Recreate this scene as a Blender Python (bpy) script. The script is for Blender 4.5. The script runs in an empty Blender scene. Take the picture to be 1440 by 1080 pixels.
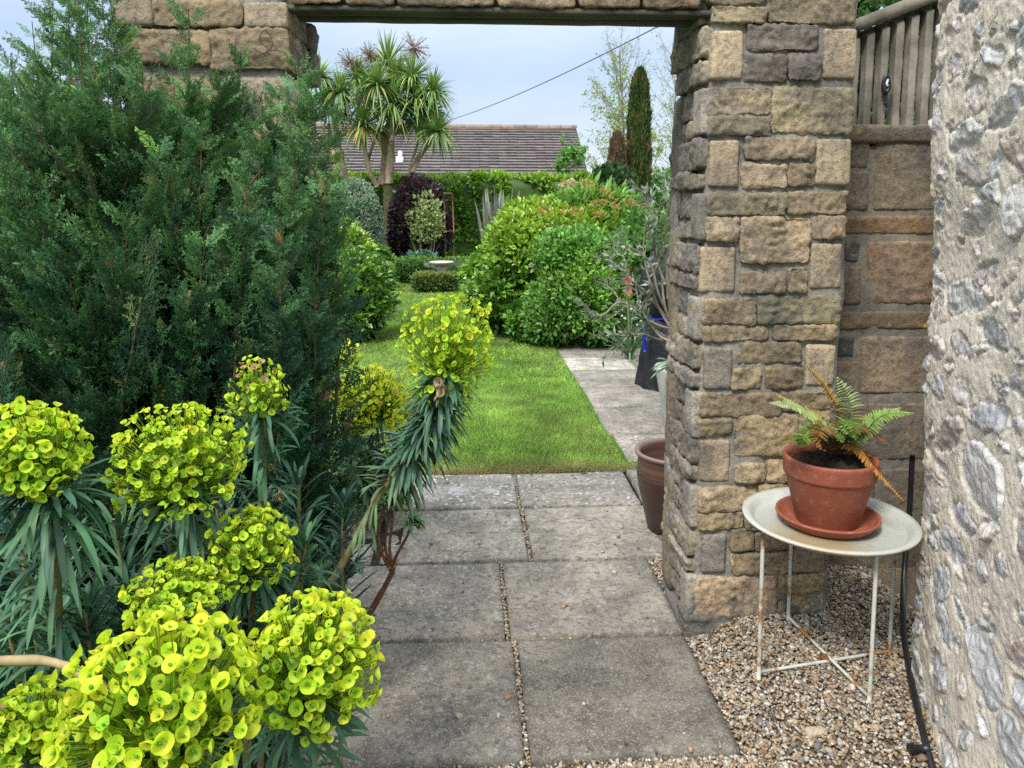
import bpy, math, random
import numpy as np
from math import radians as RAD, sin, cos, pi
from mathutils import Vector

random.seed(7)
rng = np.random.default_rng(11)
S = bpy.context.scene
COL = S.collection

# ------------------------------------------------------------------ camera
F, PX, PY, H = 1080.0, 720.0, 423.0, 1.42          # focal length and principal point in photo pixels, eye height
PITCH, YAW = RAD(7.0), math.atan(0.0551)
cam = bpy.data.cameras.new('camera'); camo = bpy.data.objects.new('camera', cam); COL.objects.link(camo)
camo.location = (0, 0, H); camo.rotation_euler = (pi/2-PITCH, 0, -YAW)
cam.sensor_width = 36; cam.lens = 36*F/1440; cam.shift_y = -(540-PY)/1440
cam.clip_start = .05; cam.clip_end = 2000
S.camera = camo
_f = np.array([sin(YAW)*cos(PITCH), cos(YAW)*cos(PITCH), -sin(PITCH)])
_r = np.array([cos(YAW), -sin(YAW), 0.0]); _u = np.cross(_r, _f)
def ray(px, py): return _f + _r*((px-PX)/F) - _u*((py-PY)/F)
def P(px, py, Y):                                   # point seen at a photo pixel, at depth Y
    d = ray(px, py); return np.array([0, 0, H]) + d*(Y/d[1])
def G(px, py, z=0.0):                               # point seen at a photo pixel, at height z
    d = ray(px, py); return np.array([0, 0, H]) + d*((z-H)/d[2])
def PJ(px, py, X):                                  # point seen at a photo pixel, on the plane x = X
    d = ray(px, py); return np.array([0, 0, H]) + d*(X/d[0])
def pxm(Y): return F/Y                              # photo pixels per metre at depth Y

# ------------------------------------------------------------------ world, sun, exposure
SUN_EL, SUN_ROT = RAD(52), RAD(215)
w = bpy.data.worlds.new("World"); S.world = w; w.use_nodes = True
nt = w.node_tree; nt.nodes.clear()
out = nt.nodes.new('ShaderNodeOutputWorld'); bg = nt.nodes.new('ShaderNodeBackground')
sky = nt.nodes.new('ShaderNodeTexSky'); sky.sky_type = 'NISHITA'; sky.sun_disc = False
sky.sun_elevation = SUN_EL; sky.sun_rotation = SUN_ROT; sky.dust_density = 2.0
tc = nt.nodes.new('ShaderNodeTexCoord'); mp = nt.nodes.new('ShaderNodeMapping'); mp.inputs['Scale'].default_value = (1.6, 1.6, 5.0)
nz = nt.nodes.new('ShaderNodeTexNoise'); nz.inputs['Scale'].default_value = 1.5; nz.inputs['Detail'].default_value = 6; nz.inputs['Roughness'].default_value = .55
cr = nt.nodes.new('ShaderNodeValToRGB'); cr.color_ramp.elements[0].position = .38; cr.color_ramp.elements[1].position = .68
cr.color_ramp.elements[0].color = (2.15, 2.8, 3.85, 1); cr.color_ramp.elements[1].color = (2.9, 3.45, 4.2, 1)
hz = nt.nodes.new('ShaderNodeSeparateXYZ'); hr = nt.nodes.new('ShaderNodeMapRange')
hr.inputs['From Min'].default_value = .02; hr.inputs['From Max'].default_value = .16; hr.inputs['To Min'].default_value = .85; hr.inputs['To Max'].default_value = 0.0
hm = nt.nodes.new('ShaderNodeMixRGB'); hm.inputs['Color2'].default_value = (3.7, 4.0, 4.4, 1)
mx = nt.nodes.new('ShaderNodeMixRGB'); mx.inputs['Fac'].default_value = .93
L = nt.links.new
L(tc.outputs['Generated'], mp.inputs['Vector']); L(mp.outputs['Vector'], nz.inputs['Vector']); L(nz.outputs['Fac'], cr.inputs['Fac'])
L(tc.outputs['Generated'], hz.inputs['Vector']); L(hz.outputs['Z'], hr.inputs['Value']); L(hr.outputs['Result'], hm.inputs['Fac'])
L(cr.outputs['Color'], hm.inputs['Color1'])
zr = nt.nodes.new('ShaderNodeMapRange')                         # an overcast sky is brightest and whitest overhead
zr.interpolation_type = 'SMOOTHSTEP'
zr.inputs['From Min'].default_value = .16; zr.inputs['From Max'].default_value = .80; zr.inputs['To Min'].default_value = 0.0; zr.inputs['To Max'].default_value = 1.0
zm = nt.nodes.new('ShaderNodeMixRGB'); zm.inputs['Color2'].default_value = (10.6, 11.2, 12.3, 1)
L(hz.outputs['Z'], zr.inputs['Value']); L(zr.outputs['Result'], zm.inputs['Fac']); L(hm.outputs['Color'], zm.inputs['Color1'])
L(sky.outputs['Color'], mx.inputs['Color1']); L(zm.outputs['Color'], mx.inputs['Color2'])
L(mx.outputs['Color'], bg.inputs['Color']); bg.inputs['Strength'].default_value = .09
L(bg.outputs['Background'], out.inputs['Surface'])
sl = bpy.data.lights.new('sun', 'SUN'); sl.energy = 1.5; sl.angle = RAD(14); sl.color = (1, .96, .90)
so = bpy.data.objects.new('sun', sl); COL.objects.link(so)
sd = Vector((sin(SUN_ROT)*cos(SUN_EL), cos(SUN_ROT)*cos(SUN_EL), sin(SUN_EL)))
so.rotation_euler = sd.to_track_quat('Z', 'Y').to_euler()
S.view_settings.view_transform = 'Standard'; S.view_settings.look = 'None'; S.view_settings.gamma = 1
S.view_settings.exposure = 1.5
S.cycles.max_bounces = 8; S.cycles.transparent_max_bounces = 4; S.cycles.use_denoising = False; S.cycles.use_adaptive_sampling = False; S.cycles.sample_clamp_indirect = 3.0

# ------------------------------------------------------------------ materials
def mat(name):
    m = bpy.data.materials.new(name); m.use_nodes = True
    return m, m.node_tree, m.node_tree.nodes['Principled BSDF']
def node(nt, t, **kw):
    n = nt.nodes.new(t)
    for k, v in kw.items():
        if k in n.inputs: n.inputs[k].default_value = v
        else: setattr(n, k, v)
    return n
def mixc(nt, fac, a, b, blend='MIX'):
    n = nt.nodes.new('ShaderNodeMixRGB'); n.blend_type = blend
    for s, v in (('Fac', fac), ('Color1', a), ('Color2', b)):
        if hasattr(v, 'is_output') or hasattr(v, 'links'): nt.links.new(v, n.inputs[s])
        else: n.inputs[s].default_value = v if s == 'Fac' else (*v, 1)
    return n.outputs['Color']
def ramp(nt, src, p0, p1, c0=0.0, c1=1.0):
    n = nt.nodes.new('ShaderNodeMapRange'); n.clamp = True
    nt.links.new(src, n.inputs['Value'])
    for k, v in (('From Min', p0), ('From Max', p1), ('To Min', c0), ('To Max', c1)): n.inputs[k].default_value = v
    return n.outputs['Result']
def noise(nt, scale, detail=4, rough=.55, vec=None):
    n = node(nt, 'ShaderNodeTexNoise', Scale=scale, Detail=detail, Roughness=rough)
    if vec: nt.links.new(vec, n.inputs['Vector'])
    return n.outputs['Fac']
def coords(nt): return nt.nodes.new('ShaderNodeTexCoord').outputs['Object']
def vcol(nt):
    n = nt.nodes.new('ShaderNodeVertexColor'); n.layer_name = 'Col'; return n
def bump(nt, b, heights, dist=.004, strength=.6):
    prev = None
    for h, s, d in heights:
        n = node(nt, 'ShaderNodeBump', Strength=s, Distance=d)
        nt.links.new(h, n.inputs['Height'])
        if prev: nt.links.new(prev, n.inputs['Normal'])
        prev = n.outputs['Normal']
    nt.links.new(prev, b.inputs['Normal'])

def leaf_mat(name, trans=.3, rough=.5, spec=.35, var=.25, vscale=30):
    m, nt, b = mat(name)
    c = vcol(nt).outputs['Color']
    n = noise(nt, vscale, 3, .5, coords(nt))
    k = ramp(nt, n, .3, .7, 1-var, 1+var)
    cm = nt.nodes.new('ShaderNodeVectorMath'); cm.operation = 'SCALE'
    nt.links.new(c, cm.inputs[0]); nt.links.new(k, cm.inputs['Scale'])
    nt.links.new(cm.outputs[0], b.inputs['Base Color'])
    b.inputs['Roughness'].default_value = rough; b.inputs['Specular IOR Level'].default_value = spec
    t = nt.nodes.new('ShaderNodeBsdfTranslucent'); nt.links.new(cm.outputs[0], t.inputs['Color'])
    ms = nt.nodes.new('ShaderNodeMixShader'); ms.inputs['Fac'].default_value = trans
    nt.links.new(b.outputs[0], ms.inputs[1]); nt.links.new(t.outputs[0], ms.inputs[2])
    nt.links.new(ms.outputs[0], nt.nodes['Material Output'].inputs['Surface'])
    return m
def plain(name, col, rough=.6, var=.2, scale=20, spec=.4, metal=0, bmp=None, col2=None, m2=(.45, .65)):
    m, nt, b = mat(name)
    co = coords(nt); n = noise(nt, scale, 5, .6, co)
    c = mixc(nt, ramp(nt, n, .3, .7), tuple(x*(1-var) for x in col), tuple(min(1, x*(1+var)) for x in col))
    if col2: c = mixc(nt, ramp(nt, noise(nt, scale*.35, 6, .65, co), *m2), c, col2)
    nt.links.new(c, b.inputs['Base Color'])
    b.inputs['Roughness'].default_value = rough; b.inputs['Specular IOR Level'].default_value = spec; b.inputs['Metallic'].default_value = metal
    if bmp: bump(nt, b, [(noise(nt, scale*bmp[2], 5, .65, co), bmp[0], bmp[1])])
    return m

LEAF = leaf_mat('leaf_green', .34, .45, .4)
GLOSS = leaf_mat('leaf_glossy', .25, .32, .5)
BRACT = leaf_mat('euphorbia_bract', .50, .5, .3, .12, 60)
STRAP = leaf_mat('strap_leaf', .22, .5, .35, .15, 40)
CONIF = leaf_mat('conifer_scale', .18, .6, .25, .25, 25)
GRASS = leaf_mat('grass_blade', .35, .6, .2, .3, 3)
BARK = plain('bark', (.20, .15, .10), .9, .4, 30, .2, bmp=(.7, .01, 2))
CORDBARK = plain('cordyline_bark', (.27, .21, .14), .9, .35, 12, .2, bmp=(.6, .02, 2))
TWIG = plain('grey_twig', (.22, .19, .15), .9, .3, 30, .2)
REDSTEM = plain('red_brown_stem', (.17, .075, .045), .7, .35, 60, .3, bmp=(.5, .002, 3))
GREENSTEM = plain('olive_stem', (.20, .17, .07), .7, .35, 40, .3, col2=(.10, .16, .05))
SOIL = plain('soil', (.045, .032, .022), .95, .5, 25, .1, bmp=(1, .03, 2))

# ------------------------------------------------------------------ numpy mesh tools
def _h(ix, iy, iz):
    h = (ix*73856093) ^ (iy*19349663) ^ (iz*83492791)
    h = (h ^ (h >> 13)) & 0x7fffffff
    h = (h*1274126177) & 0x7fffffff
    h = h ^ (h >> 15)
    return (h & 0xffff)/32767.5 - 1
def vnoise(p):
    p = np.asarray(p, float); i = np.floor(p).astype(np.int64); f = p-i; u = f*f*(3-2*f)
    r = 0
    for a in (0, 1):
        wa = u[:, 0] if a else 1-u[:, 0]
        for b in (0, 1):
            wb = u[:, 1] if b else 1-u[:, 1]
            for c in (0, 1):
                wc = u[:, 2] if c else 1-u[:, 2]
                r = r + wa*wb*wc*_h(i[:, 0]+a, i[:, 1]+b, i[:, 2]+c)
    return r
def fbm(p, o=4, g=.5):
    p = np.asarray(p, float); r = 0; a = 1
    for k in range(o): r = r + a*vnoise(p*2**k + 17.3*k); a *= g
    return r
def norm(v): return v/np.maximum(np.linalg.norm(v, axis=-1, keepdims=True), 1e-9)

class Acc:
    def __init__(s): s.v = []; s.f = []; s.c = []; s.n = 0
    def add(s, v, faces, col):
        """v (N,3); faces: list of int arrays (K,3) or (K,4); col (3|4,) or (N,3|4)"""
        v = np.asarray(v, float); col = np.asarray(col, float)
        if col.ndim == 1: col = np.tile(col, (len(v), 1))
        if col.shape[1] == 3: col = np.hstack([col, np.ones((len(v), 1))])
        for f in faces:
            f = np.asarray(f)
            if len(f): s.f.append(f + s.n)
        s.v.append(v); s.c.append(col); s.n += len(v)
    def build(s, name, m, parent=None, smooth=True):
        me = bpy.data.meshes.new(name)
        v = np.vstack(s.v); c = np.vstack(s.c)
        nl = sum(f.size for f in s.f); nf = sum(len(f) for f in s.f)
        me.vertices.add(len(v)); me.vertices.foreach_set('co', v.astype(np.float32).ravel())
        me.loops.add(nl); me.polygons.add(nf)
        me.loops.foreach_set('vertex_index', np.concatenate([f.ravel() for f in s.f]).astype(np.int32))
        tot = np.concatenate([np.full(len(f), f.shape[1]) for f in s.f]).astype(np.int32)
        st = np.concatenate([[0], np.cumsum(tot)[:-1]]).astype(np.int32)
        me.polygons.foreach_set('loop_start', st); me.polygons.foreach_set('loop_total', tot)
        me.polygons.foreach_set('use_smooth', np.full(nf, smooth, bool))
        a = me.color_attributes.new('Col', 'FLOAT_COLOR', 'POINT'); a.data.foreach_set('color', c.astype(np.float32).ravel())
        me.update(calc_edges=True); me.validate()
        me.materials.append(m)
        o = bpy.data.objects.new(name, me); COL.objects.link(o)
        if parent is not None: o.parent = parent; o.matrix_parent_inverse = parent.matrix_world.inverted()
        return o

def scatter(acc, T, pos, R, sc, col):
    """T = (verts, [faces], colour factors); R (N,3,3) columns = axes; sc (N,) or (N,3)"""
    tv, tf, tcol = T; N = len(pos); K = len(tv)
    sc = np.asarray(sc, float)
    if sc.ndim == 1: sc = np.repeat(sc[:, None], 3, 1)
    v = np.einsum('nij,nkj->nki', R, tv[None]*sc[:, None, :]) + np.asarray(pos)[:, None, :]
    c = np.asarray(col)[:, None, :]*tcol[None]
    off = (np.arange(N)*K)[:, None, None]
    acc.add(v.reshape(-1, 3), [(f[None]+off).reshape(-1, f.shape[1]) for f in tf], c.reshape(-1, 3))
def frames(d, n):
    """y axis along d, z near n"""
    y = norm(d); x = norm(np.cross(y, n)); z = np.cross(x, y)
    return np.stack([x, y, z], -1)
def rnd_dir(N):
    return norm(rng.normal(size=(N, 3)))

def grid_faces(nu, nv, wrap=False):
    i = np.arange(nu if wrap else nu-1)[:, None]; j = np.arange(nv-1)[None]
    a = i*nv+j; b = ((i+1) % nu)*nv+j
    return np.stack([a, b, b+1, a+1], -1).reshape(-1, 4)
def lathe(acc, prof, c, segs=48, col=(1, 1, 1), wob=0):
    prof = np.asarray(prof, float); t = np.linspace(0, 2*pi, segs, endpoint=False)
    v = np.stack([np.outer(np.cos(t), prof[:, 0]), np.outer(np.sin(t), prof[:, 0]), np.tile(prof[:, 1], (segs, 1))], -1).reshape(-1, 3)
    if wob: v[:, :2] *= (1+wob*vnoise(v*14))[:, None]
    acc.add(v + np.asarray(c), [grid_faces(segs, len(prof), True)], col)
def tube(acc, pts, rad, segs=8, col=(1, 1, 1), cap=True, wob=0, cols=None):
    pts = np.asarray(pts, float); n = len(pts); rad = np.broadcast_to(np.asarray(rad, float), (n,))
    d = norm(np.gradient(pts, axis=0)); ref = np.array([.13, .97, .2]) if abs(d[0, 1]) < .8 else np.array([1., .1, .1])
    x = norm(np.cross(d, ref)); y = np.cross(d, x)
    t = np.linspace(0, 2*pi, segs, endpoint=False)
    ring = x[:, None]*np.cos(t)[None, :, None] + y[:, None]*np.sin(t)[None, :, None]
    v = pts[:, None] + ring*rad[:, None, None]
    if wob: v = v + ring*(wob*fbm(v.reshape(-1, 3)*25, 3)).reshape(n, segs, 1)
    fs = [grid_faces(n, segs)]
    a = np.arange(n-1)*segs; fs.append(np.stack([a+segs-1, a+2*segs-1, a+segs, a], -1))
    v = v.reshape(-1, 3)
    if cap: fs += [np.arange(segs)[None, ::-1], ((n-1)*segs+np.arange(segs))[None]]
    acc.add(v, fs, col if cols is None else np.repeat(np.asarray(cols), segs, 0))
def curve(ctrl, n=16):
    c = np.asarray(ctrl, float); m = len(c)
    if m == 2: return c[0] + (c[1]-c[0])*np.linspace(0, 1, n)[:, None]
    e = np.vstack([2*c[0]-c[1], c, 2*c[-1]-c[-2]])
    t = np.linspace(0, m-1, n); i = np.minimum(t.astype(int), m-2); u = (t-i)[:, None]
    p0, p1, p2, p3 = e[i], e[i+1], e[i+2], e[i+3]
    return .5*(2*p1+(p2-p0)*u+(2*p0-5*p1+4*p2-p3)*u**2+(3*p1-p0-3*p2+p3)*u**3)
def straps(acc, base, d, Ln, W, droop, col, seg=5, fold=.25, prof=None, tipcol=None, twist=0):
    """long leaves that leave base along d and bend down"""
    N = len(base); base = np.asarray(base); d = norm(np.asarray(d, float))
    Ln = np.broadcast_to(Ln, (N,)); W = np.broadcast_to(W, (N,)); droop = np.broadcast_to(droop, (N,))
    s = np.linspace(0, 1, seg+1)
    if prof is None: prof = np.interp(s, [0, .12, .55, .85, 1], [.55, .8, 1, .7, .04])
    else: prof = np.interp(s, *prof)
    p = base[:, None] + Ln[:, None, None]*(d[:, None]*s[None, :, None])
    p[:, :, 2] -= (Ln*droop)[:, None]*s[None]**2
    hor = 1/np.sqrt(1+(droop[:, None]*s[None])**2*.8)
    p = base[:, None] + (p-base[:, None])*hor[:, :, None]
    side = np.cross(d, np.array([0, 0, 1.])); bad = np.linalg.norm(side, axis=1) < .15
    side[bad] = rnd_dir(int(bad.sum())) if bad.any() else side[bad]
    side = norm(side + twist*rng.normal(size=(N, 3)))
    up = norm(np.cross(side, d)); hw = (W[:, None]*prof[None]*.5)[:, :, None]
    l = p - side[:, None]*hw + up[:, None]*hw*fold*2; r = p + side[:, None]*hw + up[:, None]*hw*fold*2
    v = np.stack([l, p, r], 2).reshape(-1, 3)                   # N, seg+1, 3
    k = (np.arange(N)*(seg+1)*3)[:, None] + (np.arange(seg)*3)[None]
    q = np.concatenate([np.stack([k, k+1, k+4, k+3], -1).reshape(-1, 4), np.stack([k+1, k+2, k+5, k+4], -1).reshape(-1, 4)])
    col = np.asarray(col, float)
    if col.ndim == 1: col = np.tile(col, (N, 1))
    c = np.repeat(col[:, None], seg+1, 1)
    if tipcol is not None:
        w_ = np.clip((s-.8)/.2, 0, 1)[None, :, None]; c = c*(1-w_)+np.asarray(tipcol)*w_
    c = np.repeat(c[:, :, None], 3, 2); c[:, :, 1] *= 1.15
    acc.add(v, [q], c.reshape(-1, 3))
def jit(col, N, a=.2, hue=.08):
    c = np.tile(np.asarray(col, float), (N, 1)) if np.asarray(col).ndim == 1 else np.asarray(col, float)
    return np.clip(c*(1+a*rng.normal(size=(N, 1)))*(1+hue*rng.normal(size=(N, 3))), .003, .95)
def box(acc, lo, hi, col=(1, 1, 1), bev=.004):
    lo = np.array(lo, float); hi = np.array(hi, float)
    rbox(acc, lo, hi, col, r=bev, seg=max((hi-lo).max()/4, .01), amp=0)
_cube_cache = {}
def rbox(acc, lo, hi, col, r=.012, seg=.008, amp=0.0, f1=9, amp2=0.0, f2=32, bulge=0, facets=0, R=None, off=None, seed=0, amp3=0.0):
    """a box with rounded edges and a rough, noise-carved surface"""
    lo = np.array(lo, float); hi = np.array(hi, float); sz = hi-lo
    n = tuple(max(2, min(60, int(round(s/seg)))) for s in sz)
    if n not in _cube_cache:
        vs = []; fs = []; o = 0
        for ax in range(3):
            u, vv = (ax+1) % 3, (ax+2) % 3
            for sgn in (0, 1):
                a = np.linspace(0, 1, n[u]+1); b = np.linspace(0, 1, n[vv]+1)
                g = np.zeros(((n[u]+1)*(n[vv]+1), 3)); A, B = np.meshgrid(a, b, indexing='ij')
                g[:, u] = A.ravel(); g[:, vv] = B.ravel(); g[:, ax] = sgn
                f = grid_faces(n[u]+1, n[vv]+1)
                fs.append((f if sgn else f[:, ::-1])+o); vs.append(g); o += len(g)
        V = np.vstack(vs); Fc = np.vstack(fs)
        _, idx, inv = np.unique(np.round(V*10000).astype(int), axis=0, return_index=True, return_inverse=True)
        _cube_cache[n] = (V[idx], inv.ravel()[Fc])
    V, Fc = _cube_cache[n]
    r = min(r, sz.min()*.45)
    # bunch the grid a little towards the edges, then round them
    p = lo + V*sz
    inner = np.clip(p, lo+r, hi-r); d = p-inner
    nn = norm(d); p = inner + nn*np.minimum(np.abs(d).max(1), r)[:, None]
    q = p + seed*3.7
    if bulge:
        e = np.clip(1-np.abs(V-.5)*2, 0, 1); m = np.sort(e, axis=1)[:, 1]
        p = p + nn*(bulge*np.sqrt(np.clip(m, 0, 1)))[:, None]
    if facets:
        dep_ = np.full(len(p), -1e9); u0, u1 = (0, 2) if abs(facets) < 100 else (1, 2); ax, sg = (1, 1) if facets > 0 and facets < 100 else (0, 1) if facets == 101 else (0, -1)
        fr = lo[1] if ax == 1 else (lo[0] if sg > 0 else hi[0])
        for _ in range(7):
            an = np.array([rng.uniform(lo[u0], hi[u0]), rng.uniform(lo[u1], hi[u1])]); tl = rng.normal(0, .16, 2)
            dep_ = np.maximum(dep_, rng.uniform(-.004, .007)+tl[0]*(p[:, u0]-an[0])+tl[1]*(p[:, u1]-an[1]))
        e_ = fr+sg*np.minimum(dep_, .015)
        p[:, ax] = np.maximum(p[:, ax], e_) if sg > 0 else np.minimum(p[:, ax], e_)
    if amp: p = p + nn*(amp*fbm(q*f1, 2))[:, None] + amp*.6*np.stack([vnoise(q*f1*.8+9), vnoise(q*f1*.8+31), vnoise(q*f1*.8+57)], 1)
    if amp2:
        k = fbm(q*f2, 3); p = p + nn*(amp2*np.abs(k)*np.sign(k)**2)[:, None]
    if amp3: p = p + nn*(amp3*fbm(q*110, 2))[:, None]
    if R is not None: p = (p-(lo+hi)/2) @ np.asarray(R).T + (lo+hi)/2
    if off is not None: p = p+off
    acc.add(p, [Fc], col)

# ------------------------------------------------------------------ naming
def tag(o, label=None, cat=None, group=None, kind=None):
    if label: o['label'] = label
    if cat: o['category'] = cat
    if group: o['group'] = group
    if kind: o['kind'] = kind
    return o
def thing(name, loc, label, cat, group=None):
    o = bpy.data.objects.new(name, None); COL.objects.link(o); o.location = tuple(float(a) for a in loc); o.empty_display_size = .1
    o.matrix_world = o.matrix_basis
    bpy.context.view_layer.update()
    return tag(o, label, cat, group)

# ================================================================== SETTING
# ---- ground sheets
def sheet(name, x0, x1, y0, y1, z, m, nx=2, ny=2, amp=0, f=2, col=(1, 1, 1), edge=None):
    a = Acc(); X, Y = np.meshgrid(np.linspace(x0, x1, nx), np.linspace(y0, y1, ny), indexing='ij')
    v = np.stack([X.ravel(), Y.ravel(), np.full(X.size, z)], 1)
    if amp: v[:, 2] += amp*fbm(v*f, 4)
    a.add(v, [grid_faces(nx, ny)], col); return tag(a.build(name, m), kind='structure')
GROUND = plain('ground_earth', (.07, .10, .03), .95, .4, .8, .1)
sheet('ground', -300, 300, -300, 900, -.06, GROUND)

m, nt, b = mat('lawn_turf'); co = coords(nt)
sep = nt.nodes.new('ShaderNodeSeparateXYZ'); nt.links.new(co, sep.inputs[0])
c = mixc(nt, ramp(nt, noise(nt, 1.6, 5, .6, co), .35, .65), (.085, .20, .022), (.13, .26, .035))
c = mixc(nt, ramp(nt, noise(nt, 120, 3, .6, co), .35, .7), c, (.05, .13, .015))
nt.links.new(c, b.inputs['Base Color']); b.inputs['Roughness'].default_value = .95; b.inputs['Specular IOR Level'].default_value = .1
bump(nt, b, [(noise(nt, 150, 4, .7, co), 1, .02)])
LAWN_M = m
YL = G(740, 662)[1]
sheet('lawn', -9, 9, YL, 26, -.008, LAWN_M, 120, 120, .008, .8)
sheet('flower_bed', -4.5, -.30, -.5, YL-.02, -.012, SOIL, 60, 60, .012, 6)

# ---- paving
m, nt, b = mat('weathered_slab'); co = coords(nt); vc = vcol(nt)
n1 = noise(nt, 5, 7, .7, co); n2 = noise(nt, 38, 6, .7, co); n3 = noise(nt, 150, 4, .7, co)
c = mixc(nt, ramp(nt, n1, .32, .68), (.40, .39, .37), (1.32, 1.25, 1.12))
c = mixc(nt, 1.0, c, vc.outputs['Color'], 'MULTIPLY')
c = mixc(nt, ramp(nt, n2, .48, .64, 0, .75), c, (.055, .052, .047))
c = mixc(nt, ramp(nt, n3, .53, .68, 0, .7), c, (.42, .39, .33))
vo = node(nt, 'ShaderNodeTexVoronoi', Scale=34.0, Randomness=1.0)
wv = nt.nodes.new('ShaderNodeVectorMath'); wv.operation = 'ADD'
wn = node(nt, 'ShaderNodeTexNoise', Scale=30.0, Detail=4.0); nt.links.new(co, wn.inputs['Vector'])
ws = nt.nodes.new('ShaderNodeVectorMath'); ws.operation = 'SCALE'; ws.inputs['Scale'].default_value = .05
nt.links.new(wn.outputs['Color'], ws.inputs[0]); nt.links.new(co, wv.inputs[0]); nt.links.new(ws.outputs[0], wv.inputs[1]); nt.links.new(wv.outputs[0], vo.inputs['Vector'])
spot = ramp(nt, vo.outputs['Distance'], .26, .34, 1, 0)
patch = ramp(nt, noise(nt, 7, 5, .6, co), .50, .60)
lm = nt.nodes.new('ShaderNodeMath'); lm.operation = 'MULTIPLY'; nt.links.new(spot, lm.inputs[0]); nt.links.new(vc.outputs['Alpha'], lm.inputs[1])
lm2 = nt.nodes.new('ShaderNodeMath'); lm2.operation = 'MULTIPLY'; nt.links.new(lm.outputs[0], lm2.inputs[0]); nt.links.new(ramp(nt, noise(nt, 11, 5, .65, co), .42, .56), lm2.inputs[1])
c = mixc(nt, lm2.outputs[0], c, (.50, .49, .46))
lm3 = nt.nodes.new('ShaderNodeMath'); lm3.operation = 'MULTIPLY'; nt.links.new(ramp(nt, noise(nt, 4.2, 7, .7, co), .58, .68, 0, .7), lm3.inputs[0]); nt.links.new(vc.outputs['Alpha'], lm3.inputs[1])
c = mixc(nt, lm3.outputs[0], c, (.42, .43, .42))
nt.links.new(c, b.inputs['Base Color']); b.inputs['Roughness'].default_value = .9; b.inputs['Specular IOR Level'].default_value = .25
bump(nt, b, [(n2, .7, .006), (n3, .8, .003)])
SLAB = m

def slab(acc, x0, x1, y0, y1, z, col, lich, seg=.02, skew=0):
    g = .005
    rbox(acc, (x0+g, y0+g, z-.05), (x1-g, y1-g, z), (*col, lich), r=.010, seg=seg, amp=.0030, f1=5, amp2=.0012, f2=22, seed=rng.uniform(0, 50))
rows_y = [G(740, y)[1] for y in (1068, 896, 788, 713, 664)]
a = Acc()
xj = [G(733, 985)[0], G(709, 840)[0], G(740, 750)[0], G(727, 688)[0]]
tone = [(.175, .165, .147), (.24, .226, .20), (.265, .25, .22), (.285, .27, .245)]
for k in range(4):
    y0, y1 = rows_y[k], rows_y[k+1]
    xr = [G(1010, 985)[0], G(940, 840)[0], 1.20, G(893, 690)[0]][k]
    wl = xr-xj[k] if k < 2 else .6
    li = [.10, .25, .35, 1.0][k]
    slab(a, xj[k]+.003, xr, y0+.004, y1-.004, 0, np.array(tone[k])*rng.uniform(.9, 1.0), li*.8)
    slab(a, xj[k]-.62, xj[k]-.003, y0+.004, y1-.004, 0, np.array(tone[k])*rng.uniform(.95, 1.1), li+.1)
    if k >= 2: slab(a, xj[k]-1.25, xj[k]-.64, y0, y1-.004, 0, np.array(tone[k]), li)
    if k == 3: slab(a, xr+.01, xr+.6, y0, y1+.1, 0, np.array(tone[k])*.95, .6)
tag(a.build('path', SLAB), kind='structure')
a = Acc(); xp = G(783, 492)[0]
py_ = [G(800, y)[1] for y in (652, 612, 574, 546, 521, 503, 490)]
for k in range(6):
    x = xp + (0.02, .0, .01, .0, .0, .0)[k]
    for i in range(5):
        wd = rng.uniform(.45, .8) if not (k == 4 and i == 0) else .62
        t = np.array((.25, .238, .215))*rng.uniform(.85, 1.1)
        if k == 4 and i == 0: t = np.array((.40, .39, .36))
        slab(a, x, x+wd, py_[k]+.004, py_[k+1]-.004, .006, t, .12 + .5*(k == 0), seg=.05); x += wd
tag(a.build('patio', SLAB), kind='structure')

# ---- gravel: base sheet and loose stones
def sst(x): x = np.clip(x, 0, 1); return x*x*(3-2*x)
def gz(x, y): return -.018 + .073*sst((np.asarray(x)-.72)/.22)*sst((np.asarray(y)-1.55)/.3)
GRAVB = plain('gravel_base', (.16, .12, .08), .95, .5, 120, .15, bmp=(1, .01, 1))
a = Acc(); X_, Y_ = np.meshgrid(np.linspace(-.35, 1.75, 60), np.linspace(-.5, 3.3, 90), indexing='ij'); v = np.stack([X_.ravel(), Y_.ravel(), gz(X_.ravel(), Y_.ravel())-.010], 1); v[:, 2] += .004*fbm(v*6, 3)
a.add(v, [grid_faces(60, 90)], (1, 1, 1)); tag(a.build('gravel', GRAVB), kind='structure')
m, nt, b = mat('pebble'); vc = vcol(nt); co = coords(nt)
nt.links.new(mixc(nt, ramp(nt, noise(nt, 160, 3, .6, co), .35, .7, 0, .5), vc.outputs['Color'], (.10, .07, .045)), b.inputs['Base Color'])
b.inputs['Roughness'].default_value = .75
PEB = m
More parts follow.
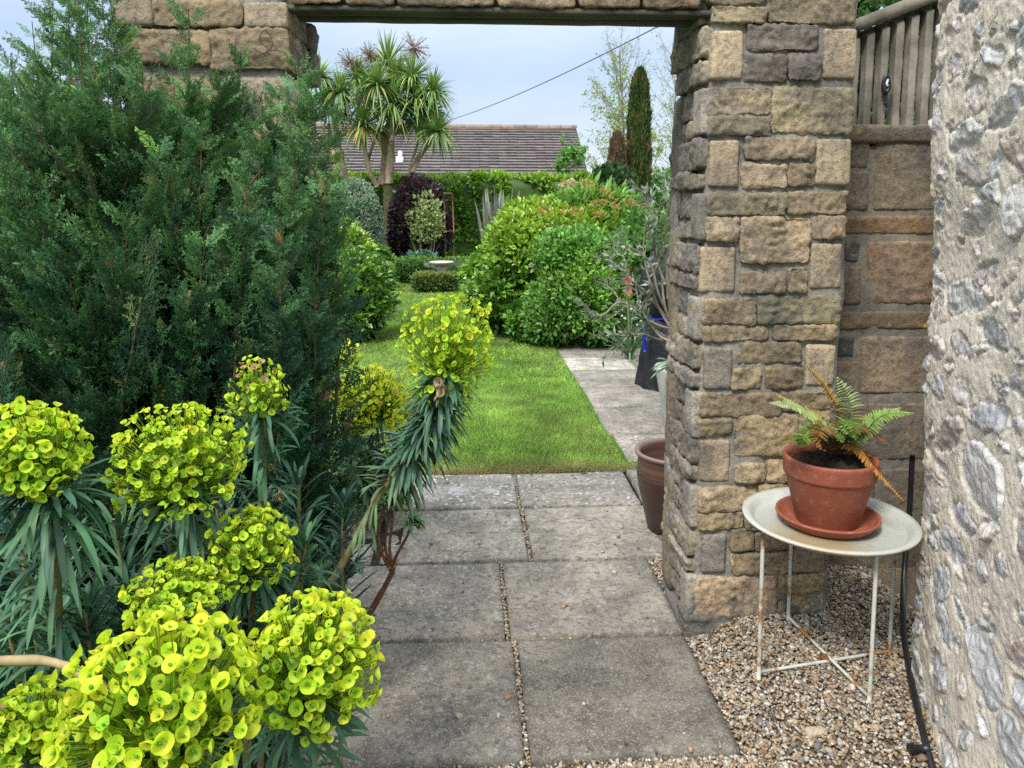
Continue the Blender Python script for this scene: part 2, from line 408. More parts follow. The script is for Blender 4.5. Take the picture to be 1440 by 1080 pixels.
def icos(n=1):
    t = (1+5**.5)/2
    v = norm(np.array([(-1, t, 0), (1, t, 0), (-1, -t, 0), (1, -t, 0), (0, -1, t), (0, 1, t), (0, -1, -t), (0, 1, -t), (t, 0, -1), (t, 0, 1), (-t, 0, -1), (-t, 0, 1)], float))
    f = np.array([(0, 11, 5), (0, 5, 1), (0, 1, 7), (0, 7, 10), (0, 10, 11), (1, 5, 9), (5, 11, 4), (11, 10, 2), (10, 7, 6), (7, 1, 8), (3, 9, 4), (3, 4, 2), (3, 2, 6), (3, 6, 8), (3, 8, 9), (4, 9, 5), (2, 4, 11), (6, 2, 10), (8, 6, 7), (9, 8, 1)])
    for _ in range(n):
        nv = list(v); mid = {}; nf = []
        def m_(i, j):
            k = (min(i, j), max(i, j))
            if k not in mid: mid[k] = len(nv); nv.append(norm(v[i]+v[j]))
            return mid[k]
        for A, B, C in f:
            x, y, z = m_(A, B), m_(B, C), m_(C, A); nf += [(A, x, z), (B, y, x), (C, z, y), (x, y, z)]
        v = np.array(nv); f = np.array(nf)
    return v, f
PEBCOL = np.array([(.47, .38, .25), (.40, .28, .15), (.52, .47, .38), (.26, .20, .13), (.20, .18, .16), (.62, .57, .47), (.38, .23, .11), (.11, .08, .06)])
def pebbles(acc, xy, z, size):
    N = len(xy)
    for t in range(4):
        v, f = icos(0); v = v*(1+.28*rng.normal(size=(len(v), 1))); v[:, 2] *= .62
        s = slice(t, None, 4); n = len(xy[s]); th = rng.uniform(0, 2*pi, n)
        R = frames(np.stack([np.cos(th), np.sin(th), .3*rng.normal(size=n)], 1), norm(np.array([0, 0, 1])+.35*rng.normal(size=(n, 3))))
        pc = PEBCOL[rng.choice(8, n, p=[.2, .17, .17, .13, .08, .1, .09, .06])]
        zz = np.broadcast_to(z, (N,))[s]+rng.uniform(-.004, .006, n)
        scatter(acc, (v, [f], np.ones((len(v), 3))), np.column_stack([xy[s], zz]), R, size[s][:, None]*rng.uniform(.7, 1.3, (n, 3)), jit(pc*.80*np.array((.97, 1, 1.05)), n, .18, .025))
a = Acc()
N = 42000; xy = np.column_stack([rng.uniform(.30, 1.5, N), rng.uniform(1.45, 3.0, N)])
xr0 = G(1010, 985)[0]+.004; xr1 = G(940, 840)[0]+.004
keep = ((xy[:, 1] < rows_y[0]) & (xy[:, 0] > -.3)) | ((xy[:, 1] >= rows_y[0]-.004) & (xy[:, 1] < rows_y[1]) & (xy[:, 0] > xr0)) | ((xy[:, 1] >= rows_y[1]) & (xy[:, 0] > xr1))
xy = xy[keep]; pebbles(a, xy, gz(xy[:, 0], xy[:, 1]), rng.gamma(4, .0008, len(xy))+.0019)
N = 5200; xy = np.column_stack([rng.uniform(-.3, .9, N), rng.uniform(1.4, rows_y[0]+.002, N)]); pebbles(a, xy, -.016, rng.gamma(4, .0008, N)+.0019)
for k in range(4):                                              # the grit in the joints
    n = 260; xy = np.column_stack([xj[k]+rng.normal(0, .004, n), rng.uniform(rows_y[k], rows_y[k+1], n)]); pebbles(a, xy, -.012, rng.uniform(.003, .0065, n))
    n = 130; xy = np.column_stack([rng.uniform(-.6, 1.0, n), rows_y[k+1]+rng.normal(0, .004, n)]); pebbles(a, xy, -.014, rng.uniform(.002, .005, n))
tag(a.build('gravel_stones', PEB), 'loose tan and cream gravel around the paving slabs', 'gravel', kind='stuff')
a = Acc()
n = 170; xy = np.column_stack([rng.uniform(-.45, .75, n), rng.uniform(rows_y[0], rows_y[4], n)]); pebbles(a, xy, .002, rng.gamma(3, .0013, n)+.0012)
tag(a.build('slab_debris', PEB), 'small pale stones and petals scattered over the slabs', 'debris', kind='stuff')

# ---- grass
def blades(acc, N, x0, x1, y0, y1, h, wd, col, keepf=None):
    b0 = np.column_stack([rng.uniform(x0, x1, N), rng.uniform(y0, y1, N), np.full(N, -.008)])
    if keepf is not None: b0 = b0[keepf(b0)]
    N = len(b0); d = norm(np.array([0, 0, 1.]) + .55*rng.normal(size=(N, 3))*np.array([1, 1, .2]))
    hh = h*rng.uniform(.5, 1.3, N)*(1+.35*vnoise(b0*2.2))
    s = norm(np.cross(d, rnd_dir(N)))*(wd*rng.uniform(.6, 1.3, N))[:, None]
    mid = b0 + d*hh[:, None]*.55; tip = b0 + d*hh[:, None] + rng.normal(size=(N, 3))*hh[:, None]*np.array([.25, .25, .05])
    v = np.stack([b0-s, b0+s, mid+s*.7, mid-s*.7, tip], 1).reshape(-1, 3); k = np.arange(N)*5
    pat = np.clip(.5+.5*fbm(b0*1.3, 3), 0, 1)[:, None]; pat2 = np.clip(.5+.7*fbm(b0*5.5+40, 3), 0, 1)[:, None]
    c = np.array(col[0])*(1-pat)+np.array(col[1])*pat; c = c*(.75+.5*pat2)
    dry = (rng.uniform(size=N) < .05+.75*np.clip(1-(b0[:, 1]-YL)/.16, 0, 1))[:, None]; c = np.where(dry, np.array([.36, .29, .13]), c)
    c = np.repeat(jit(c, N, .18, .06), 5, 0)
    acc.add(v, [np.stack([k, k+1, k+2, k+3], -1), np.stack([k+3, k+2, k+4], -1)], c)
GC = ((.17, .31, .05), (.28, .41, .09))
offpatio = lambda p: ~((p[:, 0] > xp-.02+.02*vnoise(p*9)) & (p[:, 1] > YL+.12) & (p[:, 1] < py_[-1]))
a = Acc()
blades(a, 110000, -1.5, 1.05, YL-.05, 6.0, .035, .0022, GC, lambda p: offpatio(p) & (p[:, 1] > YL-.012+.03*vnoise(p*7)+.012*vnoise(p*40)))
blades(a, 90000, -2.2, 1.1, 6.0, 9.0, .042, .0045, GC, offpatio)
blades(a, 70000, -3.2, 2.0, 9.0, 15, .05, .009, GC, offpatio)
blades(a, 9000, -1.5, 1.05, YL-.03, YL+.05, .028, .002, GC, lambda p: offpatio(p))
tag(a.build('grass', GRASS), 'short mown green lawn grass', 'grass', kind='stuff')

# ================================================================== MASONRY
def stone_mat(name, dark=.55, grain=1.0, lichen=True):
    m, nt, b = mat(name); co = coords(nt); vc = vcol(nt)
    n1 = noise(nt, 9, 6, .65, co); n2 = noise(nt, 55, 6, .7, co); n3 = noise(nt, 240, 3, .6, co)
    c = mixc(nt, 1.0, vc.outputs['Color'], mixc(nt, ramp(nt, n1, .35, .65), (.72, .72, .74), (1.2, 1.14, 1.02)), 'MULTIPLY')
    c = mixc(nt, ramp(nt, n2, .48, .62, 0, dark), c, (.045, .041, .037))
    c = mixc(nt, ramp(nt, noise(nt, 3.3, 5, .65, co), .45, .62, 0, .52), c, (.07, .068, .066))
    c = mixc(nt, ramp(nt, n3, .56, .74, 0, .45), c, (.42, .37, .28))
    c = mixc(nt, ramp(nt, noise(nt, 6, 7, .75, co), .55, .66, 0, .55), c, (.075, .075, .078))
    if lichen:
        c = mixc(nt, ramp(nt, noise(nt, 15, 6, .7, co), .62, .70, 0, .6), c, (.26, .25, .20))
        vo = node(nt, 'ShaderNodeTexVoronoi', Scale=5.5); nt.links.new(co, vo.inputs['Vector'])
        mm = nt.nodes.new('ShaderNodeMath'); mm.operation = 'MULTIPLY'
        nt.links.new(ramp(nt, vo.outputs['Distance'], .05, .075, 1, 0), mm.inputs[0]); nt.links.new(ramp(nt, noise(nt, 3, 2, .5, co), .50, .56), mm.inputs[1])
        c = mixc(nt, mm.outputs[0], c, (.50, .34, .05))
    nt.links.new(c, b.inputs['Base Color']); b.inputs['Roughness'].default_value = .92; b.inputs['Specular IOR Level'].default_value = .2
    bump(nt, b, [(noise(nt, 26, 7, .7, co), .55*grain, .014), (n2, .7*grain, .007), (n3, .6*grain, .003)])
    return m
STONE = stone_mat('weathered_stone')
MORTAR = stone_mat('mortar', .35, .7, False)
ROUGH = [(.25, .205, .14), (.22, .18, .13), (.28, .23, .155), (.20, .17, .135), (.29, .235, .15), (.19, .165, .14)]
SMOOTH = [(.43, .35, .245), (.40, .335, .24), (.46, .375, .265)]
MCOL = (.27, .26, .235)
YF = G(970, 890)[1]                        # front plane of the right pier
YB = YF + .35
Xj = P(968, 880, YF)[0]                     # opening side of the right pier
rough_n = 0
def front_stone(acc, x0, x1, z0, z1, smooth=False, col=None, Y=None, dep=.11, prot=0.0, seg=.0065):
    Y = YF if Y is None else Y
    if smooth:
        c = np.array(col if col is not None else SMOOTH[rng.integers(3)])*rng.uniform(.9, 1.08)
        rbox(acc, (x0, Y-.004-prot, z0), (x1, Y+dep, z1), c, r=.010, seg=seg, amp=.0035, f1=7, amp2=.0015, seed=rng.uniform(0, 60))
    else:
        c = np.array(col if col is not None else ROUGH[rng.integers(6)])*rng.uniform(.85, 1.15)
        rbox(acc, (x0+.003, Y-.014-prot, z0+.003), (x1-.003, Y+dep, z1-.003), c, r=.006, seg=seg, amp=.0050, f1=9, amp2=.0085, f2=34, facets=1, seed=rng.uniform(0, 60), amp3=.0026)
def zrect(x0, x1, y0, y1, oy):
    a_ = P(920+x0/3.6, oy+y1/3.6, YF); b_ = P(920+x1/3.6, oy+y0/3.6, YF); c_ = P(920+x0/3.6, oy+y0/3.6, YF); d_ = P(920+x1/3.6, oy+y1/3.6, YF)
    return (a_[0]+c_[0])/2, (b_[0]+d_[0])/2, (a_[2]+d_[2])/2, (b_[2]+c_[2])/2
PIER = [(0, [(275, 565, -45, 20, 0), (285, 565, 30, 118, 0), (575, 1020, -70, 118, 0), (290, 447, 150, 402, 1), (470, 833, 130, 258, 0), (452, 672, 275, 410, 0),
             (678, 845, 275, 408, 0), (855, 1025, 140, 402, 1), (272, 598, 440, 580, 0), (272, 590, 589, 682, 0), (600, 1000, 440, 672, 0), (275, 430, 705, 948, 1),
             (460, 812, 697, 808, 0), (443, 673, 832, 950, 0), (680, 815, 832, 948, 0), (820, 995, 705, 940, 1), (265, 672, 980, 1092, 0), (678, 975, 970, 1085, 0)]),
        (300, [(265, 432, 25, 138, 0), (435, 792, 20, 252, 0), (805, 965, 18, 128, 0), (232, 410, 170, 400, 1), (430, 667, 292, 405, 0), (678, 775, 270, 400, 0),
               (790, 950, 150, 382, 1), (245, 517, 432, 560, 0), (526, 940, 415, 558, 0), (245, 580, 570, 648, 0), (603, 918, 565, 643, 0), (252, 393, 680, 890, 1),
               (422, 742, 655, 757, 0), (395, 545, 785, 890, 0), (560, 755, 780, 887, 0), (770, 912, 665, 875, 1), (230, 640, 910, 1028, 0), (646, 905, 905, 995, 0)]),
        (600, [(225, 390, -38, 45, 0), (405, 725, -58, 150, 0), (735, 890, -78, 118, 0), (228, 380, 68, 277, 1), (402, 562, 190, 286, 0), (575, 690, 165, 276, 0),
               (700, 880, 132, 280, 1), (220, 515, 303, 426, 0), (522, 700, 292, 420, 0), (706, 870, 292, 395, 0), (220, 455, 432, 520, 0), (462, 868, 425, 520, 0), (240, 362, 545, 738, 1),
               (388, 510, 522, 628, 0), (518, 700, 535, 628, 0), (388, 690, 640, 745, 0), (706, 860, 540, 735, 1), (205, 622, 760, 968, 0), (628, 860, 745, 838, 0), (628, 855, 846, 955, 0),
               ])]
gate = thing('stone_gateway', (Xj, YF+.2, 0), 'freestanding rough stone gateway with two piers and a dark beam across the top', 'gateway')
a = Acc()
for oy, L_ in PIER:
    for x0, x1, y0, y1, s in L_:
        r_ = zrect(x0, x1, y0, y1, oy)
        tone_ = None
        if not s:
            zz = r_[2]; k_ = np.clip((zz-.3)/1.4, 0, 1)
            tone_ = np.array((.40, .315, .19))*(1-k_)+np.array((.31, .26, .185))*k_
            tone_ = tone_*rng.uniform(.74, 1.25)*(1+.022*rng.normal(size=3))
            if (x0, y0) in ((452, 275), (470, 130), (678, 275)): tone_ = np.array((.20, .18, .16))
        elif oy == 600 and y0 == 545: tone_ = (.24, .225, .20)
        elif oy == 300 and y0 == 680: tone_ = (.25, .23, .195)
        front_stone(a, *r_, s, tone_)
xr_ = zrect(860, 870, 740, 745, 600)[0]
front_stone(a, Xj-.012, Xj+.17, -.05, .062, False, (.17, .165, .15)); front_stone(a, Xj+.18, xr_, -.05, .062, False, (.15, .145, .13))
# the opening side (jamb): rows lie level with the rows of the front
QA = [(0, 125, 410), (0, 700, 952), (300, 165, 402), (300, 672, 892), (600, 62, 280), (600, 540, 742)]
QB = [(0, 436, 684), (0, 972, 1222), (300, 424, 652), (300, 905, 1148), (600, 300, 522), (600, 752, 972)]
def zz(y, oy): return P(985, oy+y/3.6, YF)[2]
def jamb(acc, x, y0, y1, z0, z1, sx=-1, prot=0, col=None, smooth=False, seg=.0075):
    c = np.array(col if col is not None else ((.31, .275, .215), (.28, .25, .205), (.25, .23, .205))[rng.integers(3)])*rng.uniform(.85, 1.15)
    lo, hi = (x-.010-prot, x+.09) if sx < 0 else (x-.09, x+.010+prot)
    if smooth: rbox(acc, (lo, y0, z0), (hi, y1, z1), c, r=.008, seg=seg, amp=.003, amp2=.001, seed=rng.uniform(0, 60))
    else: rbox(acc, (lo, y0+.003, z0+.003), (hi, y1-.003, z1-.003), c, r=.010, seg=seg, amp=.006, f1=10, amp2=.0085, f2=34, facets=(101 if sx < 0 else 102), seed=rng.uniform(0, 60), amp3=.0026)
for oy, t, bt in QA:
    z1, z0 = zz(t, oy), zz(bt, oy); zm = z0+(z1-z0)*rng.uniform(.3, .42)
    xo = Xj + .012*(1 if z1 > 1 else 0)
    jamb(a, Xj, YF+.012, YF+.17, zm+.006, z1, prot=.010); jamb(a, Xj, YF+.012, YF+.22, z0, zm-.004, prot=.010)
    jamb(a, Xj, YF+.185, YB, zm+.006, z1, prot=.006); jamb(a, Xj, YF+.235, YB, z0, zm-.004, prot=.002)
for oy, t, bt in QB:
    z1, z0 = zz(t, oy), zz(bt, oy); zm = z0+(z1-z0)*rng.uniform(.4, .55)
    jamb(a, Xj, YF+.002, YF+.085, z0+.004, z1-.004, prot=-.002, col=(.37, .345, .30), smooth=True)
    jamb(a, Xj, YF+.10, YF+.27, zm+.006, z1, prot=-.004); jamb(a, Xj, YF+.10, YF+.175, z0, zm-.006, prot=-.004); jamb(a, Xj, YF+.187, YF+.27, z0, zm-.006, prot=-.010)
    jamb(a, Xj, YF+.285, YB, z0, z1, prot=-.006, col=(.33, .315, .285), smooth=True)
ZT = 2.62
ztop = zz(-75, 0)
jamb(a, Xj, YF+.03, YF+.22, zz(118, 0), zz(20, 0), prot=.01); jamb(a, Xj, YF+.23, YB, zz(118, 0), zz(10, 0), prot=.006)
front_stone(a, Xj-.0, Xj+.30, ztop+.01, ztop+.22); front_stone(a, Xj+.31, Xj+.5, ztop+.01, ztop+.22, True)
for k in range(5):                                             # the far side of the pier and its outer edge, seen only from elsewhere
    z0 = .02+k*.45
    for x in (Xj+.0, Xj+.26): rbox(a, (x, YB-.1, z0), (x+.245, YB+.012, z0+.43), np.array(ROUGH[k])*.9, r=.015, seg=.03, amp=.008, amp2=.006, bulge=.01, seed=rng.uniform(0, 60))
pier = a.build('pier', STONE, gate)
a = Acc()
rbox(a, (Xj+.018, YF+.009, -.06), (Xj+.475, YB-.008, ztop+.22), MCOL, r=.01, seg=.02, amp=.006, f1=7, amp2=.004, f2=30)
rbox(a, (Xj-.004, YF-.002, -.08), (Xj+.45, YB+.02, .018), (.15, .145, .13), r=.02, seg=.02, amp=.008, amp2=.004)
a.build('mortar', MORTAR, pier)
# left pier
Xl = P(406, 50, YF)[0]; Xl0 = P(166, 10, YF)[0]
def zr2(x0, x1, y0, y1):
    p, q = P(150+x0/4.8, y1/4.8, YF), P(150+x1/4.8, y0/4.8, YF); return p[0], q[0], p[2], q[2]
a = Acc()
for x0, x1, y0, y1, s in [(45, 305, -70, 176, 1), (330, 905, 12, 178, 0), (930, 1222, 14, 192, 1), (100, 695, 205, 420, 0), (706, 1226, 205, 470, 0)]:
    r_ = zr2(x0, x1, y0, y1)
    front_stone(a, *r_, s, np.array((.40, .32, .225) if s else (.34, .265, .165))*rng.uniform(.92, 1.08), prot=.004)
z = zr2(0, 0, 205, 470)[2]-.02; k = 0
while z > .05:
    h = rng.uniform(.16, .22); x = Xl0
    while x < Xl-.08:
        wd = min(rng.uniform(.2, .4), Xl-x); front_stone(a, x, x+wd-.012, max(z-h, -.03), z, rng.uniform() < .3, seg=.02); x += wd
    jamb(a, Xl, YF+.01, YF+.21, max(z-h, -.03), z, 1, .01, seg=.02); jamb(a, Xl, YF+.225, YB, max(z-h, -.03), z, 1, 0, seg=.02)
    z -= h+.016; k += 1
for y0, y1 in ((14, 192), (205, 470)):
    _, _, z0, z1 = zr2(0, 0, y0, y1)
    jamb(a, Xl, YF+.05, YF+.22, z0, z1, 1, .012, seg=.012); jamb(a, Xl, YF+.235, YB, z0, z1, 1, .02, seg=.012)
lp = a.build('pier', STONE, gate)
a = Acc(); rbox(a, (Xl0+.015, YF+.010, -.06), (Xl-.012, YB-.01, zz(-75, 0)+.2), MCOL, r=.01, seg=.03, amp=.006, amp2=.004); a.build('mortar', MORTAR, lp)
# beam and the course of stones on it
zb = P(680, 20.5, YF+.012)[2]; _d = ray(680, 35.5); YBM = _d[1]*(zb-H)/_d[2]; zbt = P(680, 13, YF+.012)[2]
zb2 = P(680, 14, YF)[2]
WOODB = plain('dark_beam_wood', (.050, .052, .034), .7, .5, 6, .3, col2=(.085, .085, .05), bmp=(.5, .004, 10))
a = Acc()
rbox(a, (Xl-.09, YF+.030, zb+.002), (Xj+.09, (YF+YBM)/2-.004, zb+.06), (1, 1, 1), r=.005, seg=.03, amp=.0012)
rbox(a, (Xl-.09, (YF+YBM)/2+.004, zb), (Xj+.09, YBM, zb+.06), (1, 1, 1), r=.005, seg=.03, amp=.0012)
rbox(a, (Xl-.11, YF+.002, zb+.001), (Xj+.10, YF+.026, zbt+.004), (1, 1, 1), r=.003, seg=.03, amp=.0008)
a.build('beam', WOODB, gate)
a = Acc(); xs = [P(380+q/2.286, 5, YF)[0] for q in (64, 235, 407, 728, 988, 1195, 1385)]
for i in range(6):
    front_stone(a, xs[i]+.006, xs[i+1]-.006, zbt+.006, zbt+.20, False, np.array((.29, .225, .155))*rng.uniform(.85, 1.15), prot=.006, seg=.009)
rbox(a, (Xl-.05, YF+.02, zb+.062), (Xj+.05, YB-.01, zbt+.195), MCOL, r=.01, seg=.03, amp=.006)
x = Xl-.6
while x < Xj+.4:
    wd = rng.uniform(.25, .45); front_stone(a, x, x+wd-.012, max(zbt+.21, ztop+.24 if x > Xj-.3 else 0), zb+.45, False, seg=.03); x += wd
a.build('lintel_course', STONE, gate)
a = Acc()
c0 = P(372, 58, YF-.03); q = []
for t in np.linspace(0, 1, 40):
    q.append(c0 + np.array([.035*sin(6.5*t)+.05*(t-.5), -.006, .045*cos(6.5*t)]))
tube(a, curve([P(357, 68, YF-.035), P(368, 75, YF-.035), P(381, 68, YF-.035), P(382, 55, YF-.035), P(374, 43, YF-.035), P(367, 48, YF-.035), P(368, 60, YF-.035), P(380, 70, YF-.035), P(391, 70, YF-.03)], 50), .0016, 6)
a.build('wire_loop', plain('rusty_wire', (.06, .04, .03), .8), lp)

# ---- brown block wall behind the table
YW = 2.72
wall = thing('block_wall', (1.55, YW+.1, 0), 'low brown stone block retaining wall in the shade behind the fern', 'wall')
def wr(x0, x1, y0, y1):
    p, q = P(x0, y1, YW), P(x1, y0, YW); return p[0], q[0], p[2], q[2]
a = Acc()
for x0, x1, y0, y1, c_ in [(1180, 1222, 199, 236, (.17, .13, .09)), (1180, 1222, 241, 296, (.15, .115, .085)), (1226, 1330, 199, 296, (.185, .145, .10)), (1170, 1340, 303, 330, (.20, .125, .07)), (1184, 1211, 340, 369, (.09, .075, .06)), (1170, 1211, 374, 428, (.19, .13, .09)), (1215, 1340, 340, 428, (.20, .135, .095)),
                           (1165, 1340, 437, 464, (.185, .12, .07)), (1174, 1201, 473, 502, (.07, .065, .06)), (1160, 1204, 507, 554, (.20, .145, .105)), (1207, 1340, 472, 554, (.21, .155, .11)), (1160, 1340, 565, 648, (.17, .13, .095)), (1160, 1232, 657, 730, (.14, .11, .08)), (1236, 1340, 657, 745, (.15, .12, .085)), (1160, 1340, 750, 812, (.11, .09, .065))]:
    r_ = wr(x0, x1, y0, y1); r_ = (r_[0], r_[1]+(.5 if x1 > 1325 else 0), r_[2], r_[3])
    rbox(a, (r_[0]+.001, YW-.004, r_[2]+.001), (r_[1]-.001, YW+.12, r_[3]-.001), np.array(c_)*1.40*np.array((.98, 1.02, 1.04)), r=.006, seg=.009, amp=.003, f1=7, amp2=.005, f2=30, seed=rng.uniform(0, 60), amp3=.0016)
a.build('block_face', STONE, wall)
a = Acc(); rbox(a, (Xj+.40, YW+.000, -.08), (2.5, YW+.26, wr(0, 0, 199, 250)[3]), (.23, .21, .175), r=.01, seg=.03, amp=.002, amp2=.003); a.build('mortar', MORTAR, wall)
a = Acc(); zc = wr(0, 0, 168, 196)
rbox(a, (Xj+.40, YW-.02, zc[2]), (2.5, YW+.30, zc[3]), (.22, .175, .13), r=.012, seg=.016, amp=.004, amp2=.004, f2=18, amp3=.0016); a.build('coping', STONE, wall)
EARTH = SOIL
# ---- wooden balustrade above it
YR = YW+.42
WOODG = plain('weathered_wood', (.25, .225, .18), .85, .35, 9, .2, col2=(.10, .09, .07), bmp=(.5, .004, 9), m2=(.42, .62))
rail = thing('wooden_balustrade', (P(1255, 160, YR)[0], YR, 1.5), 'weathered grey wooden stair balustrade with sloping handrail above the block wall', 'balustrade')
bl = [(1211, 48), (1229, 40), (1249, 30), (1270, 21), (1291, 8)]
slope = (P(1308, -6, YR)[2]-P(1203, 36, YR)[2])/(P(1308, 0, YR)[0]-P(1203, 0, YR)[0])
dx = P(1249, 30, YR)[0]-P(1229, 40, YR)[0]
for k in range(-1, 9):
    a = Acc(); xb = P(1219, 100, YR)[0] + dx*k*1.04; wd = .0152
    zt = P(1229, 40, YR)[2] + slope*(xb-P(1229, 40, YR)[0])
    n = 14; zs = np.linspace(1.45, zt-.03, n)
    v = []
    for z_ in list(zs)+[zt]:
        for (ax, ay) in ((-1, -1), (-.6, -1.15), (.6, -1.15), (1, -1), (1, 1), (-1, 1)):
            zq = z_ + (slope*ax*wd if z_ == zt else 0) - (.02*(ay < 0) if z_ == zt else 0)
            v.append((xb+ax*wd+.001*rng.normal(), YR+ay*.022, zq))
    a.add(np.array(v), [np.concatenate([np.stack([np.arange(n)*6+j, np.arange(n)*6+(j+1) % 6, np.arange(n)*6+6+(j+1) % 6, np.arange(n)*6+6+j], -1) for j in range(6)]), (n*6+np.arange(6))[None]], (1, 1, 1))
    a.build('baluster', WOODG, rail, smooth=False)
a = Acc(); L0 = P(1190, 42, YR); p0 = np.array([L0[0]-.05, YR-.03, 0]); 
hl = 2.2; ang = math.atan(slope); ce = np.array([P(1203, 0, YR)[0], YR, P(1203, 36, YR)[2]]) + np.array([cos(ang), 0, sin(ang)])*(hl/2-.02)
Rm = np.array([[cos(ang), 0, -sin(ang)], [0, 1, 0], [sin(ang), 0, cos(ang)]])
rbox(a, ce-np.array([hl/2, .045, .030]), ce+np.array([hl/2, .06, .022]), (1, 1, 1), r=.008, seg=.03, amp=.0012, R=Rm); a.build('handrail', WOODG, rail)
a = Acc(); c2 = ce+np.array([0, .055, -.075])
rbox(a, c2-np.array([hl/2, .016, .04]), c2+np.array([hl/2, .016, .04]), (1, 1, 1), r=.004, seg=.03, R=Rm); a.build('back_rail', WOODG, rail)
a = Acc(); c3 = P(1240, 108, YR)+np.array([.3, .05, 0]); rbox(a, c3-np.array([.7, .012, .014]), c3+np.array([.9, .012, .014]), (1, 1, 1), r=.004, seg=.05, R=Rm); a.build('lower_rail', WOODG, rail)
BLACKP = plain('black_plastic', (.012, .012, .014), .4, .3, 40, .5)
hook = thing('clip', P(1246, 118, YR-.05), 'small black plastic clip hanging on a wooden baluster', 'clip')
a = Acc(); cc = P(1246, 118, YR-.045)
tube(a, np.array([cc+np.array([.012*sin(t)*(1-.25*cos(t)), -.002, .032*cos(t)]) for t in np.linspace(0, 2*pi, 30)]), .0085, 8, cap=False)
tube(a, curve([cc+np.array([.0, 0, -.04]), cc+np.array([.003, 0, -.07]), cc+np.array([0, 0, -.085])], 8), [.009]*7+[.003], 8); a.build('clip_body', BLACKP, hook)
a = Acc(); tube(a, curve([cc+np.array([.004, -.008, .018]), cc+np.array([-.002, -.009, 0]), cc+np.array([.002, -.008, -.008])], 8), .0045, 8); a.build('clip_label', plain('pale_metal', (.6, .62, .66), .35), hook)

# ---- flint wall
m, nt, b = mat('flint_and_lime'); co = coords(nt); vc = vcol(nt)
n2 = noise(nt, 70, 5, .7, co); n3 = noise(nt, 300, 3, .7, co); n4 = noise(nt, 24, 7, .75, co)
stn = mixc(nt, ramp(nt, n4, .42, .6), vc.outputs['Color'], mixc(nt, .5, vc.outputs['Color'], (.55, .56, .58)))
stn = mixc(nt, ramp(nt, n2, .58, .72, 0, .3), stn, (.10, .10, .10))
mo = mixc(nt, ramp(nt, n4, .35, .65), (.50, .445, .36), (.65, .59, .495))
mo = mixc(nt, ramp(nt, n3, .55, .78, 0, .45), mo, (.24, .215, .18))
c = mixc(nt, vc.outputs['Alpha'], mo, stn)
nt.links.new(c, b.inputs['Base Color'])
nt.links.new(ramp(nt, vc.outputs['Alpha'], 0, 1, .95, .45), b.inputs['Roughness'])
vf = node(nt, 'ShaderNodeTexVoronoi', Scale=32.0); vf.feature = 'DISTANCE_TO_EDGE'; nt.links.new(co, vf.inputs['Vector'])
fe = nt.nodes.new('ShaderNodeMath'); fe.operation = 'MULTIPLY'; nt.links.new(ramp(nt, vf.outputs['Distance'], 0, .35), fe.inputs[0]); nt.links.new(vc.outputs['Alpha'], fe.inputs[1])
bump(nt, b, [(fe.outputs[0], .35, .010), (n2, .55, .006), (n3, .65, .003)])
FLINT = m
Xc = P(1297, 650, 2.0)[0]
path_c = np.array([(.40, 2.10), (.21, 2.097), (.09, 2.085), (.03, 2.05), (.0, 1.97), (-.022, 1.86), (-.065, 1.67), (-.13, 1.41), (-.21, 1.1), (-.29, .8)])+np.array([Xc, 0])
pc = curve(np.column_stack([path_c, np.zeros(len(path_c))]), 2000)[:, :2]
sl_ = np.concatenate([[0], np.cumsum(np.linalg.norm(np.diff(pc, axis=0), axis=1))]); tot = sl_[-1]
nu, nv, HT = 420, 560, 2.75
u = np.linspace(0, tot, nu); base = np.column_stack([np.interp(u, sl_, pc[:, 0]), np.interp(u, sl_, pc[:, 1])])
tan = norm(np.gradient(base, axis=0)); nrm = np.column_stack([tan[:, 1], -tan[:, 0]])
nrm = nrm*np.sign((nrm*(np.array([0, 0])-base)).sum(1, keepdims=True)+1e-9) if False else nrm
if (nrm[nu//2]*np.array([-1, 0])).sum() < 0: nrm = -nrm
zv = np.linspace(-.06, HT, nv)
U, Z = np.meshgrid(u, zv, indexing='ij'); uv = np.column_stack([U.ravel(), Z.ravel()])
q3 = np.column_stack([uv, np.zeros(len(uv))])
wu = uv + .014*np.column_stack([fbm(q3*16, 3), fbm(q3*16+50, 3)]) + .005*np.column_stack([fbm(q3*60, 2), fbm(q3*60+50, 2)])
seeds = []
for _ in range(9000):
    s_ = np.array([rng.uniform(0, tot), rng.uniform(-.05, HT), rng.choice([.016, .026, .038, .052, .066], p=[.14, .18, .22, .26, .20])*rng.uniform(.85, 1.2)])
    if all((s_[0]-t[0])**2/2.6+(s_[1]-t[1])**2 > ((s_[2]+t[2])*.93)**2 for t in seeds): seeds.append(s_)
    if len(seeds) > 460: break
hgt = np.zeros(len(uv)); alpha = np.zeros(len(uv)); colr = np.tile(np.array((.4, .37, .32)), (len(uv), 1))
FC = np.array([(.20, .21, .23), (.32, .33, .36), (.56, .56, .57), (.42, .35, .27), (.30, .19, .12), (.50, .39, .23), (.14, .145, .155), (.27, .275, .27), (.52, .48, .42)])
